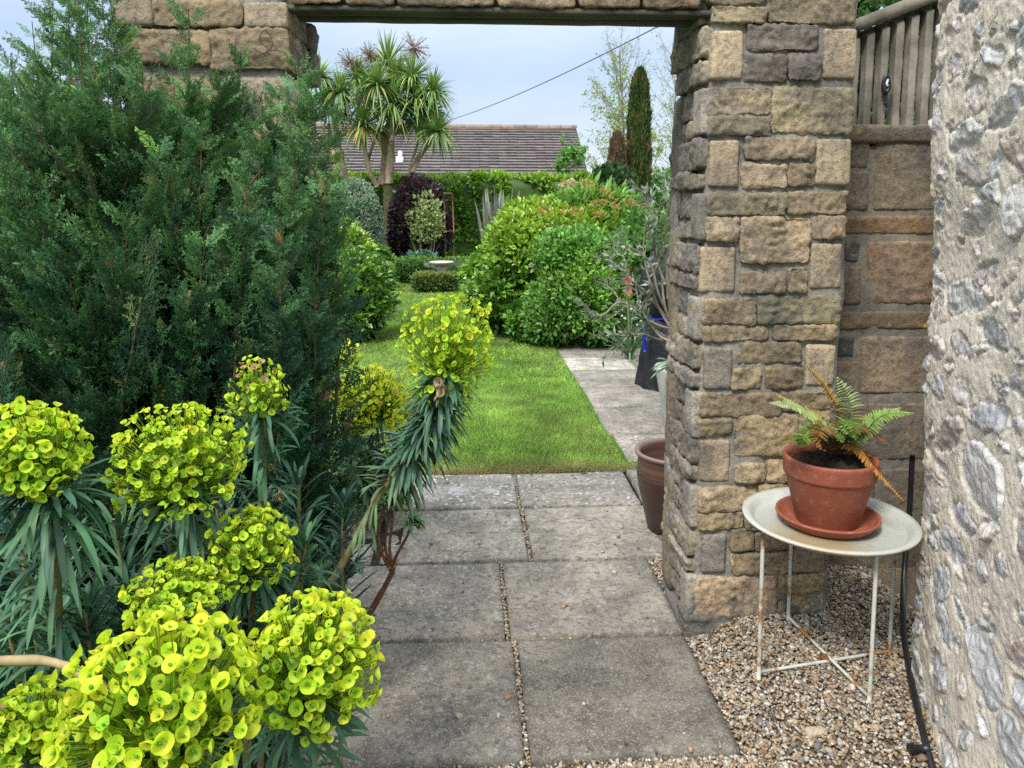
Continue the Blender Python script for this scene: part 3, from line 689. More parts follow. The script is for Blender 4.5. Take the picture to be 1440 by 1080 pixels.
for s_ in seeds:
    sel = np.where((np.abs(wu[:, 0]-s_[0]) < s_[2]*2.8) & (np.abs(wu[:, 1]-s_[1]) < s_[2]*2.2))[0]
    if not len(sel): continue
    th = rng.normal(.1, .35); asp = rng.uniform(1.2, 2.1); d = wu[sel]-s_[:2]
    a_ = (d[:, 0]*cos(th)+d[:, 1]*sin(th))/(s_[2]*asp); b_ = (-d[:, 0]*sin(th)+d[:, 1]*cos(th))/(s_[2]/asp**.4)
    e = rng.uniform(1.7, 2.8); r_ = (np.abs(a_)**e+np.abs(b_)**e)**(1/e)
    ins = r_ < 1.12; k = sel[ins]; r_ = r_[ins]
    al = np.clip((1.08-r_)/rng.uniform(.10, .30), 0, 1)
    pr = rng.uniform(.001, .013)
    dome = np.clip(1-r_**2.5, 0, 1)**.6*.6
    tl = rng.normal(size=2)*.006
    hh = dome*pr + al*(tl[0]*a_[ins]+tl[1]*b_[ins]) - .006*np.exp(-((r_-1.03)/.05)**2)
    fac = np.abs(vnoise(np.column_stack([a_[ins]*1.7, b_[ins]*1.7, np.full(len(k), s_[0]*40)])))*.008*al
    hgt[k] += hh - fac
    c1, c2 = FC[rng.choice(9, p=[.12, .16, .15, .12, .08, .10, .07, .12, .08])], FC[rng.integers(9)]
    t_ = np.clip(.5+.9*vnoise(np.column_stack([a_[ins]*1.5, b_[ins]*1.5, np.full(len(k), s_[1]*40+9)])), 0, 1)[:, None]*.6
    rim = np.clip((r_-.72)/.2, 0, 1)[:, None]*rng.choice([0, .0, .7])
    cc = c1*(1-t_)+c2*t_; cc = cc*(1-rim)+np.array((.60, .60, .58))*rim
    cc = cc*.80+np.array((.66, .63, .58))*.20; colr[k] = colr[k]*(1-al[:, None])+cc*al[:, None]; alpha[k] = np.maximum(alpha[k], al)
hgt += (1-alpha)*(.0020*fbm(q3*14, 2)+.0016*fbm(q3*75, 3)+.0012*vnoise(q3*210)) + .010*fbm(q3*3.2, 3) + alpha*.0022*fbm(q3*45, 3)
bat = np.clip(1-uv[:, 1]/.7, 0, 1)**1.6*0 + .018*np.exp(-((uv[:, 1]-.9)/.35)**2)-.012 + .050*np.clip(1-uv[:, 1]/.8, 0, 1)**1.5*np.clip((uv[:, 0]-.48)/.35, 0, 1)
hgt = hgt+bat
v = np.column_stack([np.repeat(base, nv, 0)+np.repeat(nrm, nv, 0)*hgt[:, None], uv[:, 1]]); v[:, 0] -= .05*np.clip((uv[:, 1]-.8)/1.2, 0, 1.3)
a = Acc(); f = grid_faces(nu, nv)
a.add(v, [f], np.column_stack([colr, alpha]))
a2 = np.array([[1.75, 2.34], [.97, .95], [1.6, .7], [2.4, 2.0]])
fw = a.build('flint_wall', FLINT); tag(fw, 'pale knobbly flint and lime mortar wall at the right edge', 'wall')
a = Acc(); v = [];
for z_ in (-.06, HT-.01): v += [(Xc+.40, 2.09, z_), (Xc-.26, .82, z_), (Xc+.6, .55, z_), (Xc+1.2, 1.9, z_)]
a.add(np.array(v), [np.array([(2, 3, 7, 6), (3, 0, 4, 7), (1, 2, 6, 5)]), np.array([(4, 5, 6, 7)])], (.4, .37, .32, 0)); a.build('wall_core', FLINT, fw, smooth=False)

# ================================================================== TABLE, POTS, FERN, HOSE
YT = 2.10; GZT = .055
tcn = P(1165, 736, YT); TR = 240/2/pxm(YT)*1.045; ZTB = tcn[2]
m, nt, b = mat('cream_enamel'); co = coords(nt); sp = nt.nodes.new('ShaderNodeSeparateXYZ'); nt.links.new(co, sp.inputs[0])
c = mixc(nt, ramp(nt, noise(nt, 7, 5, .6, co), .35, .7), (.36, .375, .33), (.44, .455, .405))
dm = nt.nodes.new('ShaderNodeVectorMath'); dm.operation = 'DISTANCE'; nt.links.new(co, dm.inputs[0]); dm.inputs[1].default_value = (-.09, -.11, ZTB)
st = nt.nodes.new('ShaderNodeMath'); st.operation = 'ADD'; nt.links.new(dm.outputs['Value'], st.inputs[0])
nn = nt.nodes.new('ShaderNodeMath'); nn.operation = 'MULTIPLY'; nt.links.new(noise(nt, 14, 5, .65, co), nn.inputs[0]); nn.inputs[1].default_value = .16; nt.links.new(nn.outputs[0], st.inputs[1])
c = mixc(nt, ramp(nt, st.outputs[0], .14, .24, .75, 0), c, (.40, .28, .13))
c = mixc(nt, ramp(nt, noise(nt, 60, 4, .7, co), .645, .70), c, (.16, .09, .04))
nt.links.new(c, b.inputs['Base Color']); b.inputs['Roughness'].default_value = .42
ENAM = m
RUSTY = plain('rusty_cream_metal', (.46, .48, .42), .5, .12, 30, .4, col2=(.30, .15, .05), m2=(.53, .61))
table = thing('tray_table', (tcn[0], YT, 0), 'round cream metal tray table with thin legs and rust stains standing on gravel', 'table')
a = Acc()
lathe(a, [(0, 0), (TR*.84, 0), (TR*.855, .003), (TR*.90, .017), (TR*.93, .020), (TR*.99, .021), (TR, .017), (TR*.985, .012), (TR*.93, .013), (TR*.86, -.004), (TR*.84, -.005), (0, -.005)], (0, 0, ZTB), 72)
o = a.build('tray', ENAM); o.parent = table
loc = lambda p: np.asarray(p)-np.array([tcn[0], YT, 0])
feet = [G(1067, 955, GZT-.012), G(1222, 995, GZT-.012), G(1250, 925, GZT-.012), G(1108, 880, GZT-.012)]
tops = [P(1062, 762, feet[0][1]), P(1223, 785, feet[1][1]), P(1253, 775, feet[2][1]), P(1106, 765, feet[3][1])]
for f_, t_ in zip(feet, tops):
    a = Acc(); t2 = f_.copy(); t2[:2] = f_[:2]*.8+t_[:2]*.2; t2[2] = ZTB-.003
    tube(a, curve([loc(f_), loc(t2)], 10), .0058, 10); o = a.build('leg', RUSTY); o.parent = table
for i, j in ((0, 2), (1, 3)):
    a = Acc(); p, q = loc(feet[i]), loc(feet[j]); p[2] = q[2] = GZT+.010+.008*(i == 1); tube(a, curve([p, q], 8), .0048, 8); o = a.build('cross_bar', RUSTY); o.parent = table
a = Acc(); v, f = icos(2); cx = sum(loc(p) for p in feet)/4; a.add(v*np.array([.016, .016, .010])*(1+.15*fbm(v*2, 2))[:, None]+np.array([cx[0], cx[1], GZT+.014]), [f], (1, 1, 1))
o = a.build('rust_lump', plain('rust', (.16, .06, .025), .9, .4, 80, .2)); o.parent = table

def terra(name, c1, c2, dust):
    m, nt, b = mat(name); co = coords(nt)
    c = mixc(nt, ramp(nt, noise(nt, 8, 6, .65, co), .35, .65), c1, c2)
    c = mixc(nt, ramp(nt, noise(nt, 45, 6, .78, co), .53, .70, 0, dust), c, (.45, .33, .27))
    c = mixc(nt, ramp(nt, noise(nt, 4, 5, .7, co), .58, .70, 0, .45), c, (.12, .055, .04))
    nt.links.new(c, b.inputs['Base Color']); b.inputs['Roughness'].default_value = .62; b.inputs['Specular IOR Level'].default_value = .35
    bump(nt, b, [(noise(nt, 120, 4, .6, co), .3, .002)]); return m
TERRA = terra('terracotta', (.215, .058, .032), (.28, .082, .045), .35)
pb = P(1163, 727, YT); zs = ZTB+.002
k = 1.045/pxm(YT)
sauc = thing('plant_saucer', (pb[0], YT, zs), 'shallow terracotta saucer on the tray table under the fern pot', 'saucer')
a = Acc(); RS = 71*k
lathe(a, [(0, 0), (RS*.78, 0), (RS*.86, .006), (RS*.97, .024), (RS*1.0, .028), (RS*.995, .033), (RS*.95, .034), (RS*.93, .028), (RS*.80, .010), (RS*.6, .007), (RS*.58, .009), (RS*.55, .007), (0, .007)], (0, 0, 0), 64, wob=.004)
o = a.build('dish', TERRA); o.parent = sauc
pot = thing('terracotta_pot', (pb[0], YT, zs+.008), 'terracotta flower pot with rolled rim standing in a saucer on the tray table', 'flower pot')
R1, R0 = 64*k, 43*k; HP = P(1162, 640, YT)[2]-zs-.008
a = Acc()
lathe(a, [(0, 0), (R0*.97, 0), (R0, .004), (R1*.935, HP*.70), (R1*.945, HP*.715), (R1*.975, HP*.725), (R1*.985, HP*.76), (R1*1.0, HP*.93), (R1*1.01, HP*.97), (R1*.99, HP*.998), (R1*.95, HP), (R1*.90, HP*.985), (R1*.875, HP*.92), (R1*.80, HP*.6), (0, HP*.5)], (0, 0, 0), 72, wob=.004)
o = a.build('pot_body', TERRA); o.parent = pot
a = Acc(); n = 40; t = np.linspace(0, 2*pi, n, endpoint=False); rr = np.linspace(0, R1*.885, 14)
v = np.array([(r_*cos(q), r_*sin(q), 0) for q in t for r_ in rr]); v[:, 2] = HP*.83 + .014*fbm(v*60, 3) + .02*(1-(np.linalg.norm(v[:, :2], axis=1)/R1)**2)
a.add(v, [grid_faces(n, 14, True)], (1, 1, 1)); o = a.build('compost', SOIL); o.parent = pot
# ---- fern
fern = thing('fern', (pb[0], YT, zs+.008+HP*.85), 'half dried fern with green and rusty brown fronds growing in the terracotta pot', 'fern')
fl = np.array(fern.location)
FERNM = leaf_mat('fern_frond', .3, .55, .3, .2, 60)
def frond(name, ctrl, w, col, tip=None, n=34, curl=.0, upn=(0, -.5, 1)):
    a = Acc(); pts = curve(ctrl, n)-fl; d = norm(np.gradient(pts, axis=0)); s = np.linspace(0, 1, n)
    up = norm(np.tile(np.array(upn, float), (n, 1))); side = norm(np.cross(d, up)); up = np.cross(side, d)
    wid = 1.3*w*np.interp(s, [0, .12, .35, .7, 1], [.35, .75, 1, .72, .08])*(1+.08*rng.normal(size=n))
    tube(a, pts, np.linspace(.0026, .0008, n), 5, np.array(col)*.55+np.array((.05, .02, .01)))
    for sg in (-1, 1):
        dd = norm(side*sg + d*.42 + up*.10 + .08*rng.normal(size=(n, 3)))
        cc = jit(col, n, .15, .06)
        if tip is not None: cc = cc*(1-s[:, None]**2)+np.array(tip)*s[:, None]**2
        L_ = np.linalg.norm(np.diff(pts, axis=0), axis=1).mean()
        straps(a, pts[2:], dd[2:], wid[2:], L_*1.05, .12+curl*rng.uniform(.3, 1, n-2), cc[2:], 5, .15, ([0, .1, .25, .4, .55, .7, .85, 1], [.7, 1.05, .75, 1.0, .7, .85, .55, .1]), twist=.15)
    o = a.build(name, FERNM); o.parent = fern
cb = P(1172, 622, YT)
GR, GR2, BR, BR2 = (.14, .24, .045), (.20, .30, .07), (.17, .085, .03), (.26, .14, .03)
def fp(px, py, dy): return P(px, py, YT+dy)
frond('frond', [cb, fp(1150, 596, -.02), fp(1118, 572, -.06), fp(1084, 567, -.08)], .030, GR2, (.33, .36, .2))
frond('frond', [cb, fp(1148, 588, .02), fp(1120, 572, .0), fp(1088, 553, .0)], .022, (.26, .22, .06), (.34, .24, .06))
frond('frond', [cb, fp(1180, 585, .05), fp(1160, 545, .06), fp(1134, 514, .06)], .026, BR2, (.30, .19, .05))
frond('frond', [cb, fp(1196, 600, .0), fp(1195, 565, .03), fp(1178, 532, .05)], .045, GR2, (.32, .40, .2), 30, .2, (0, -1, .35))
frond('frond', [cb, fp(1210, 612, -.04), fp(1240, 585, -.08), fp(1283, 581, -.11)], .032, GR, GR2)
frond('frond', [cb, fp(1205, 610, .02), fp(1232, 590, .02), fp(1266, 574, .0)], .034, GR2, (.3, .38, .15))
frond('frond', [cb, fp(1205, 628, -.06), fp(1228, 655, -.10), fp(1270, 703, -.13)], .020, (.30, .145, .025), (.36, .18, .03), 44, .5)
frond('frond', [cb, fp(1145, 608, -.05), fp(1115, 616, -.09), fp(1098, 622, -.11)], .024, (.15, .15, .05), (.2, .14, .05))
frond('frond', [cb, fp(1150, 600, -.07), fp(1130, 612, -.12), fp(1124, 628, -.13)], .03, GR)
frond('frond', [cb, fp(1200, 606, -.03), fp(1222, 604, -.06), fp(1252, 626, -.07)], .026, BR, BR)
frond('frond', [cb, fp(1150, 592, .06), fp(1135, 578, .09), fp(1120, 577, .1)], .028, BR, BR)
frond('frond', [cb, fp(1192, 598, -.05), fp(1200, 596, -.1), fp(1204, 618, -.13)], .03, GR, GR)
frond('frond', [cb, fp(1160, 600, -.08), fp(1150, 612, -.13), fp(1155, 632, -.14)], .028, BR, BR2)
frond('frond', [cb, fp(1190, 604, .05), fp(1218, 590, .08), fp(1240, 596, .1)], .03, BR, BR)
for q in range(11):
    az = rng.uniform(0, 2*pi); L_ = rng.uniform(.07, .13); d0 = np.array([cos(az), sin(az), 0]); e = cb+d0*L_+np.array([0, 0, rng.uniform(-.01, .05)])
    frond('frond', [cb+d0*.01, cb*.5+e*.5+np.array([0, 0, .035]), e], rng.uniform(.02, .03), [GR, GR2, GR, BR, GR2][q % 5], None, 24, .2)
a = Acc(); v, f = icos(3); a.add((v*np.array([.035, .035, .03]))*(1+.35*fbm(v*3, 3))[:, None]+cb-fl, [f], (.09, .04, .02)); o = a.build('crown_fibre', FERNM); o.parent = fern
a = Acc(); n = 26; pp = cb-fl+rng.normal(0, .020, (n, 3))+np.array([0, -.01, .02]); scatter(a, (icos(0)[0], [icos(0)[1]], np.ones((12, 3))), pp, frames(rnd_dir(n), rnd_dir(n)), rng.uniform(.0012, .003, n)[:, None]*np.array([1, 2.2, 1]), jit((.5, .5, .46), n, .1, .02)); o = a.build('pale_fluff', FERNM); o.parent = fern; o['kind'] = 'stuff'

# ---- glazed pot behind the pier
YG = G(952, 742)[1]; gc = P(952, 632, YG)
gpot = thing('glazed_pot', (gc[0], YG, 0), 'tall brown glazed pot with a rolled rim half hidden behind the pier', 'pot')
Rg = 61/pxm(YG); hg = gc[2]
m, nt, b = mat('brown_glaze'); co = coords(nt); sp = nt.nodes.new('ShaderNodeSeparateXYZ'); nt.links.new(co, sp.inputs[0])
wvn = node(nt, 'ShaderNodeTexWave', Scale=9.0, Distortion=2.0, Detail=3.0); wvn.bands_direction = 'Z'; nt.links.new(co, wvn.inputs['Vector'])
c = mixc(nt, ramp(nt, noise(nt, 10, 5, .6, co), .3, .7), (.030, .015, .013), (.052, .025, .02))
c = mixc(nt, ramp(nt, sp.outputs['Z'], hg*.70, hg*.74), c, mixc(nt, wvn.outputs['Fac'], (.075, .038, .026), (.105, .055, .037)))
c = mixc(nt, ramp(nt, sp.outputs['Z'], hg*.955, hg*.965), c, (.17, .10, .085))
nt.links.new(c, b.inputs['Base Color']); b.inputs['Roughness'].default_value = .45
bump(nt, b, [(wvn.outputs['Fac'], .15, .002)])
a = Acc(); pr = [(0, .0), (.64, .0), (.67, .01), (.80, .30), (.90, .52), (.945, .68), (.955, .705), (.93, .712), (.955, .725), (.935, .80), (.93, .90), (.95, .94), (1.0, .957), (1.012, .975), (1.0, .993), (.95, 1.0), (.89, .98), (.86, .92), (.80, .55), (0, .5)]
lathe(a, [(r_*Rg, z_*hg) for r_, z_ in pr], (0, 0, 0), 72, wob=.003); o = a.build('pot_body', m); o.parent = gpot
a = Acc(); v = np.array([(r_*cos(q), r_*sin(q), hg*.62) for q in np.linspace(0, 2*pi, 24, endpoint=False) for r_ in np.linspace(0, Rg*.84, 8)]); v[:, 2] += .01*fbm(v*40, 3); a.add(v, [grid_faces(24, 8, True)], (1, 1, 1)); o = a.build('compost', SOIL); o.parent = gpot

# ---- hose
def GG(px, py, h=.010):
    p = G(px, py, .04)
    for _ in range(6): p = G(px, py, float(gz(p[0], p[1]))+h)
    return p
hp = [P(1283, 640, 2.52), P(1279, 720, 2.52), P(1272, 800, 2.48), P(1270, 850, 2.38), GG(1272, 900), GG(1280, 950), GG(1291, 1000), GG(1303, 1050), GG(1318, 1105), GG(1335, 1180)]
hose = thing('hose', hp[4], 'black pipe running down beside the flint wall and along the gravel', 'pipe')
a = Acc(); tube(a, curve(hp, 60)-hp[4], .0095, 10); o = a.build('pipe', BLACKP); o.parent = hose
a = Acc(); g = GG(1297, 1056)-hp[4]; tube(a, np.array([g+np.array([-.035, -.0, .006]), g+np.array([-.022, 0, .006]), g+np.array([-.02, 0, .006]), g+np.array([.012, 0, .006])]), [.014, .014, .010, .010], 12); o = a.build('connector', BLACKP); o.parent = hose
a = Acc(); g = GG(1148, 1027, .004); rbox(a, g-np.array([.03, .018, .03]), g+np.array([.03, .018, .008]), (.42, .34, .25), r=.015, seg=.006, amp=.006); tag(a.build('loose_stone', PEB), 'flat buff stone lying in the gravel in front of the tray table', 'stone')

# ---- covered barbecue
YQ = 5.95; qx = P(897, 540, YQ)[0]+.31
bbq = thing('covered_barbecue', (qx, YQ, 0), 'kettle barbecue under a black fabric cover tied with blue straps on the patio', 'barbecue')
FABR = plain('black_cover_fabric', (.008, .009, .012), .65, .35, 4, .3, bmp=(.8, .03, 2))
a = Acc(); zt = P(920, 352, YQ)[2]; zw = P(912, 446, YQ)[2]
prof = [(.315, .0), (.30, .12), (.27, .3), (.235, zw-.05), (.205, zw), (.235, zw+.05), (.285, zw+.16), (.30, zw+.26), (.285, zw+.36), (.23, zt-.05), (.12, zt), (0, zt+.01)]
pr = curve([(p[0], p[1], 0) for p in prof], 60)[:, :2]; sg = 96; th = np.linspace(0, 2*pi, sg, endpoint=False)
v = np.stack([np.outer(np.cos(th), pr[:, 0]), np.outer(np.sin(th), pr[:, 0]), np.tile(pr[:, 1], (sg, 1))], -1)
fo = .10*np.sin(th*7+1)[:, None]*np.exp(-((pr[:, 1]-zw)/.28)**2)[None] + .05*np.sin(th*11)[:, None]*np.clip(1-pr[:, 1]/zw, 0, 1)[None]
v[:, :, :2] *= (1+fo)[:, :, None]; v = v.reshape(-1, 3); v += .012*np.stack([fbm(v*8+k*9, 3) for k in range(3)], 1)
a.add(v, [grid_faces(sg, 60, True)], (1, 1, 1)); o = a.build('cover', FABR); o.parent = bbq
a = Acc(); th = np.linspace(0, 2*pi, 60); tube(a, np.column_stack([.222*np.cos(th), .222*np.sin(th), zw+.01*np.sin(5*th)]), .009, 6, cap=False)
t0 = P(909, 450, YQ-.2)-np.array([qx, YQ, 0]); tube(a, curve([t0, t0+np.array([-.02, -.03, -.12]), t0+np.array([-.015, -.035, -.24])], 10), .014, 6)
o = a.build('strap', plain('blue_strap', (.004, .012, .26), .5)); o.parent = bbq

# ================================================================== EUPHORBIAS
def bract_template():
    n = 12; t = np.linspace(0, 2*pi, n, endpoint=False); lob = 1-.16*np.abs(np.cos(t))**6
    v = [(0, 0, 0)] + [(.5*cos(q), .5*sin(q), .27) for q in t] + [(l*cos(q), l*sin(q), .66+.12*cos(2*q)) for q, l in zip(t, lob)]
    c = [(.85, 1, .8)] + [(.97, 1.02, 1)]*n + [(1.06, 1.0, 1.1)]*n
    f3 = [(0, 1+i, 1+(i+1) % n) for i in range(n)]; f4 = [(1+i, 1+n+i, 1+n+(i+1) % n, 1+(i+1) % n) for i in range(n)]
    v = list(v); b = len(v); o, fo = icos(0)
    v += list(o*.22+np.array([.14, .12, .42])); c += [(.22, .48, 1.2)]*12; f3 += [tuple(x+b) for x in fo]
    for k in range(4):
        q = k*pi/2+.4; b = len(v); ce = np.array([.26*cos(q)-.04, .26*sin(q)-.04, .34])
        v += [tuple(ce+np.array(d)) for d in ((-.08, -.05, 0), (.08, -.05, 0), (.08, .05, .03), (-.08, .05, .03))]; c += [(.55, .26, .8)]*4; f4 += [(b, b+1, b+2, b+3)]
    return np.array(v, float), [np.array(f3), np.array(f4)], np.array(c)
BT = bract_template()
def bract_small():
    n = 7; t = np.linspace(0, 2*pi, n, endpoint=False)
    v = [(0, 0, 0)] + [(cos(q), sin(q), .35) for q in t]; c = [(1.0, .95, .8)] + [(1.12, 1.06, 1)]*n
    return np.array(v, float), [np.array([(0, 1+i, 1+(i+1) % n) for i in range(n)])], np.array(c)
BS = bract_small()
_t = np.linspace(0, 2*pi, 4, endpoint=False)[:3]*4/3
STICK = (np.array([(cos(q), z, sin(q)) for z in (0, 1) for q in _t]), [np.array([(0, 1, 4, 3), (1, 2, 5, 4), (2, 0, 3, 5)])], np.ones((6, 3)))
YEL, LIME, GRN = np.array((.61, .70, .032)), np.array((.45, .65, .036)), np.array((.27, .46, .030))
def flower_head(plant, c, rx, rz, up, br, n, tmin=100, dead=0, T=BT, yel=.5, hollow=.0, ry=None, name='flower_head'):
    """a dome of little cupped bracts on rays; c centre, up = axis"""
    n = int(n*1.75); br = br*.93; a = Acc(); ry = rx if ry is None else ry; up = np.asarray(up, float)/np.linalg.norm(up)
    i = np.arange(n)+.5; ct = 1-(1-cos(RAD(tmin)))*i/n; th = i*2.39996+rng.normal(0, .12, n); stt = np.sqrt(1-ct**2)
    d = np.column_stack([stt*np.cos(th), stt*np.sin(th), ct]); d = norm(d+.09*rng.normal(size=d.shape))
    X = norm(np.cross(np.array([0, 1, .01]), up)); Yv = np.cross(up, X); B = np.stack([X, Yv, up], -1)
    lump = 1+.17*vnoise(d*2.6+c*30)
    rad = rng.uniform(.86, 1.06, n)*lump; k2 = rng.uniform(size=n) < .30; rad[k2] *= rng.uniform(.55, .85, k2.sum())
    p = (d*np.array([rx, ry, rz])*rad[:, None]) @ B.T + c
    od = norm((d*np.array([1, 1, rx/rz])) @ B.T)
    face = norm(od + .16*np.array([0, 0, 1]) + .48*rng.normal(size=(n, 3)))
    hub = c - up*rz*.75
    s0 = hub + (p-hub)*rng.uniform(.15, .4, n)[:, None] + .15*rx*rng.normal(size=(n, 3))*.3
    bp = p - face*br*.2
    L_ = np.linalg.norm(bp-s0, axis=1)
    yy = np.clip(yel + .28*rng.normal(size=n) + .35*(od[:, 2]-.2) - .5*k2, 0, 1)[:, None]
    col = LIME*(1-yy)+YEL*yy; gg = np.clip((.5-rad)*3+.5*k2-.35*od[:, 2]-.1, 0, .75)[:, None]; col = col*(1-gg)+GRN*gg
    col = jit(col, n, .10, .05)
    if dead: kd = rng.uniform(size=n) < dead; col[kd] = jit((.42, .26, .12), kd.sum(), .15, .05)
    scatter(a, STICK, s0, frames(bp-s0, rnd_dir(n)), np.column_stack([np.full(n, br*.10), L_, np.full(n, br*.10)]), jit((.30, .42, .03), n, .12))
    scatter(a, T, bp, frames(norm(np.cross(face, rnd_dir(n))), face), br*rng.uniform(.55, 1.2, n)[:, None]*np.column_stack([np.ones(n), rng.uniform(.85, 1, n), rng.uniform(.7, 1.35, n)]), col)
    # green lower bracts that fill the inside
    m_ = n//2; dd = rnd_dir(m_); pp = c + (dd*np.array([rx, ry, rz])*.62*rng.uniform(.4, 1, m_)[:, None]) - up*rz*.12
    scatter(a, BS, pp, frames(rnd_dir(m_), norm(dd+up*.6)), br*rng.uniform(.8, 1.25, m_), jit(GRN*.9, m_, .2))
    return a.build(name, BRACT, plant)
EUL = [(.035, .095, .052), (.045, .12, .055), (.065, .15, .065)]
def whorl(plant, path, L_, W, n, t0=.1, t1=1., droop=(.5, 1.6), outk=1.0, upk=.5, col=None, name='leaves', tipup=True):
    a = Acc(); pts = curve(path, 60); d = norm(np.gradient(pts, axis=0))
    t = rng.uniform(t0, t1, n)**.85; k = (t*59).astype(int); base = pts[k]
    ref = rnd_dir(n); side = norm(np.cross(d[k], ref))
    dr = norm(side*outk + d[k]*upk*(1+1.2*tipup*np.clip((t-.8)/.2, 0, 1))[:, None] + .15*rng.normal(size=(n, 3)))
    c = jit(np.array(EUL)[rng.integers(3, size=n)] if col is None else col, n, .18, .07)
    age = np.clip((.25-t)/.25, 0, 1)[:, None]*.5; c = c*(1-age)+np.array((.16, .17, .05))*age
    straps(a, base, dr, L_*rng.uniform(.7, 1.15, n)*np.interp(t, [0, .85, 1], [1, 1, .7]), W*rng.uniform(.8, 1.2, n), rng.uniform(*droop, n)*np.interp(t, [0, .8, 1], [1.2, 1, .5]), c, 6, .18, ([0, .1, .35, .75, .93, 1], [.35, .65, .95, 1, .7, .08]), twist=.12)
    return a.build(name, STRAP, plant)
def stem(plant, path, r0, r1, m=None, name='stem', wob=.12):
    a = Acc(); tube(a, curve(path, 36), np.linspace(r0, r1, 36), 8, wob=r0*wob); return a.build(name, m or GREENSTEM, plant)
clump = thing('euphorbia', (-.55, 1.3, 0), 'large lime green euphorbia clump with domed flower heads filling the lower left corner', 'euphorbia')
HEADS = [  # px, py, Y, rx px, rz px, bracts, bract radius, lean, stem base
    (48, 640, 1.14, 76, 88, 190, .0092, (-.1, -.2, 1), (-.80, 1.32), 0),
    (254, 648, 1.26, 96, 86, 230, .0078, (.05, -.35, 1), (-.62, 1.42), 0),
    (366, 552, 1.48, 44, 56, 64, .0078, (.0, -.1, 1), (-.46, 1.50), .16),
    (351, 772, 1.26, 68, 66, 125, .0083, (.1, -.4, 1), (-.47, 1.40), .0),
    (247, 842, 1.13, 74, 44, 110, .0080, (0, -.35, 1), (-.55, 1.30), 0),
    (438, 932, .97, 104, 96, 190, .0098, (.28, -.4, 1), (-.42, 1.16), .01),
    (226, 992, .82, 152, 128, 210, .0112, (-.05, -.4, 1), (-.50, 1.10), .0),
    (38, 1022, 1.02, 58, 64, 100, .0090, (-.2, -.3, 1), (-.75, 1.20), .02)]
for i, (px, py, Y, rx, rz, n, br, up, b0, dead) in enumerate(HEADS):
    c = P(px, py, Y); k = 1/pxm(Y)
    flower_head(clump, c, rx*k*.93, rz*k*.93, up, br, n, 118 if i not in (4,) else 100, dead, yel=[.5, .45, .5, .45, .4, .6, .72, .3][i])
    u_ = np.array(up)/np.linalg.norm(up); hub = c-u_*rz*k*.8
    b3 = np.array([b0[0], b0[1], .0]); midp = b3*.45+hub*.55+np.array([0, .03, .05])-u_*.03
    path = [b3, midp, hub-u_*.03, hub+u_*rz*k*.3]
    stem(clump, path, .0075, .005)
    whorl(clump, path, [.125, .115, .095, .105, .10, .10, .10, .10][i], .0090, [190, 140, 100, 95, 80, 110, 110, 90][i], .30, .92, (.2, 1.15), 1, .5)
stem(clump, [P(-60, 935, 1.0), P(0, 930, 1.0), P(60, 929, 1.0), P(105, 942, .98), P(150, 975, .95), P(200, 1010, .9)], .0070, .0065, plain('pale_stem', (.28, .20, .10), .7, .3, 60, .3, col2=(.22, .2, .08)), 'stem', .2)
# leafy shoots without flowers
SH = [(482, 730, 1.62, .10, 60, (.1, 0, 1)), (430, 790, 1.45, .11, 60, (.3, -.2, 1)), (300, 700, 1.5, .12, 55, (-.1, 0, 1)), (160, 760, 1.35, .13, 60, (-.2, 0, 1)), (60, 830, 1.3, .13, 60, (0, 0, 1)), (120, 880, 1.25, .12, 60, (0, -.2, 1)),
      (235, 745, 1.45, .12, 55, (0, 0, 1)), (420, 700, 1.6, .11, 50, (.1, 0, 1)), (400, 850, 1.3, .10, 50, (.2, -.1, 1)), (20, 740, 1.4, .13, 55, (-.1, 0, 1)), (480, 1000, 1.12, .09, 46, (.6, -.3, .5)), (330, 860, 1.25, .10, 40, (0, -.1, 1)), (180, 870, 1.3, .11, 50, (.1, 0, 1)), (90, 760, 1.5, .13, 55, (0, 0, 1)), (270, 800, 1.4, .12, 50, (0, 0, 1)), (370, 730, 1.55, .12, 50, (0, 0, 1)), (10, 900, 1.25, .12, 50, (-.1, 0, 1)), (450, 870, 1.4, .1, 40, (.3, 0, 1))]
for px, py, Y, L_, n, up in SH:
    t = P(px, py-30, Y); u_ = norm(np.array(up, float)); b3 = np.array([t[0]-u_[0]*.35, t[1]+.05, 0.])
    path = [b3, t*.6+b3*.4, t]
    stem(clump, path, .0065, .0035); whorl(clump, path, L_, .0095, int(n*1.4), .45, 1., (-.1, .75), 1, .8, [(.045, .115, .055), (.06, .15, .06), (.04, .10, .06)][rng.integers(3)], 'shoot_leaves')
# the leaning plant over the path
lean = thing('euphorbia', G(505, 860), 'tall leaning euphorbia with one big lime flower head hanging out over the path', 'euphorbia')
c = P(634, 492, 1.62); k = 1/pxm(1.62); up = np.array((.18, -.1, 1))
flower_head(lean, c+np.array([0, 0, .01]), 68*k, 74*k, up, .0085, 150, 116, .02, yel=.45)
flower_head(lean, P(626, 545, 1.62), 42*k, 46*k, up, .0085, 46, 130, .02, yel=.1)
path = [P(440, 850, 1.60), P(468, 815, 1.60), P(502, 755, 1.60), P(538, 690, 1.61), P(580, 634, 1.62), P(608, 585, 1.62), P(624, 530, 1.62), P(632, 490, 1.62)]
stem(lean, [np.array([path[0][0]-.10, 1.62, 0.])]+path, .0095, .0055)
lo = whorl(lean, path[3:], .088, .0085, 400, .02, .82, (.05, .60), 1, -.30, (.046, .112, .062), 'leaves', False)
whorl(lean, path[2:4], .065, .008, 24, .1, 1, (.7, 1.5), 1, -.1, (.09, .15, .06), 'leaves', False)
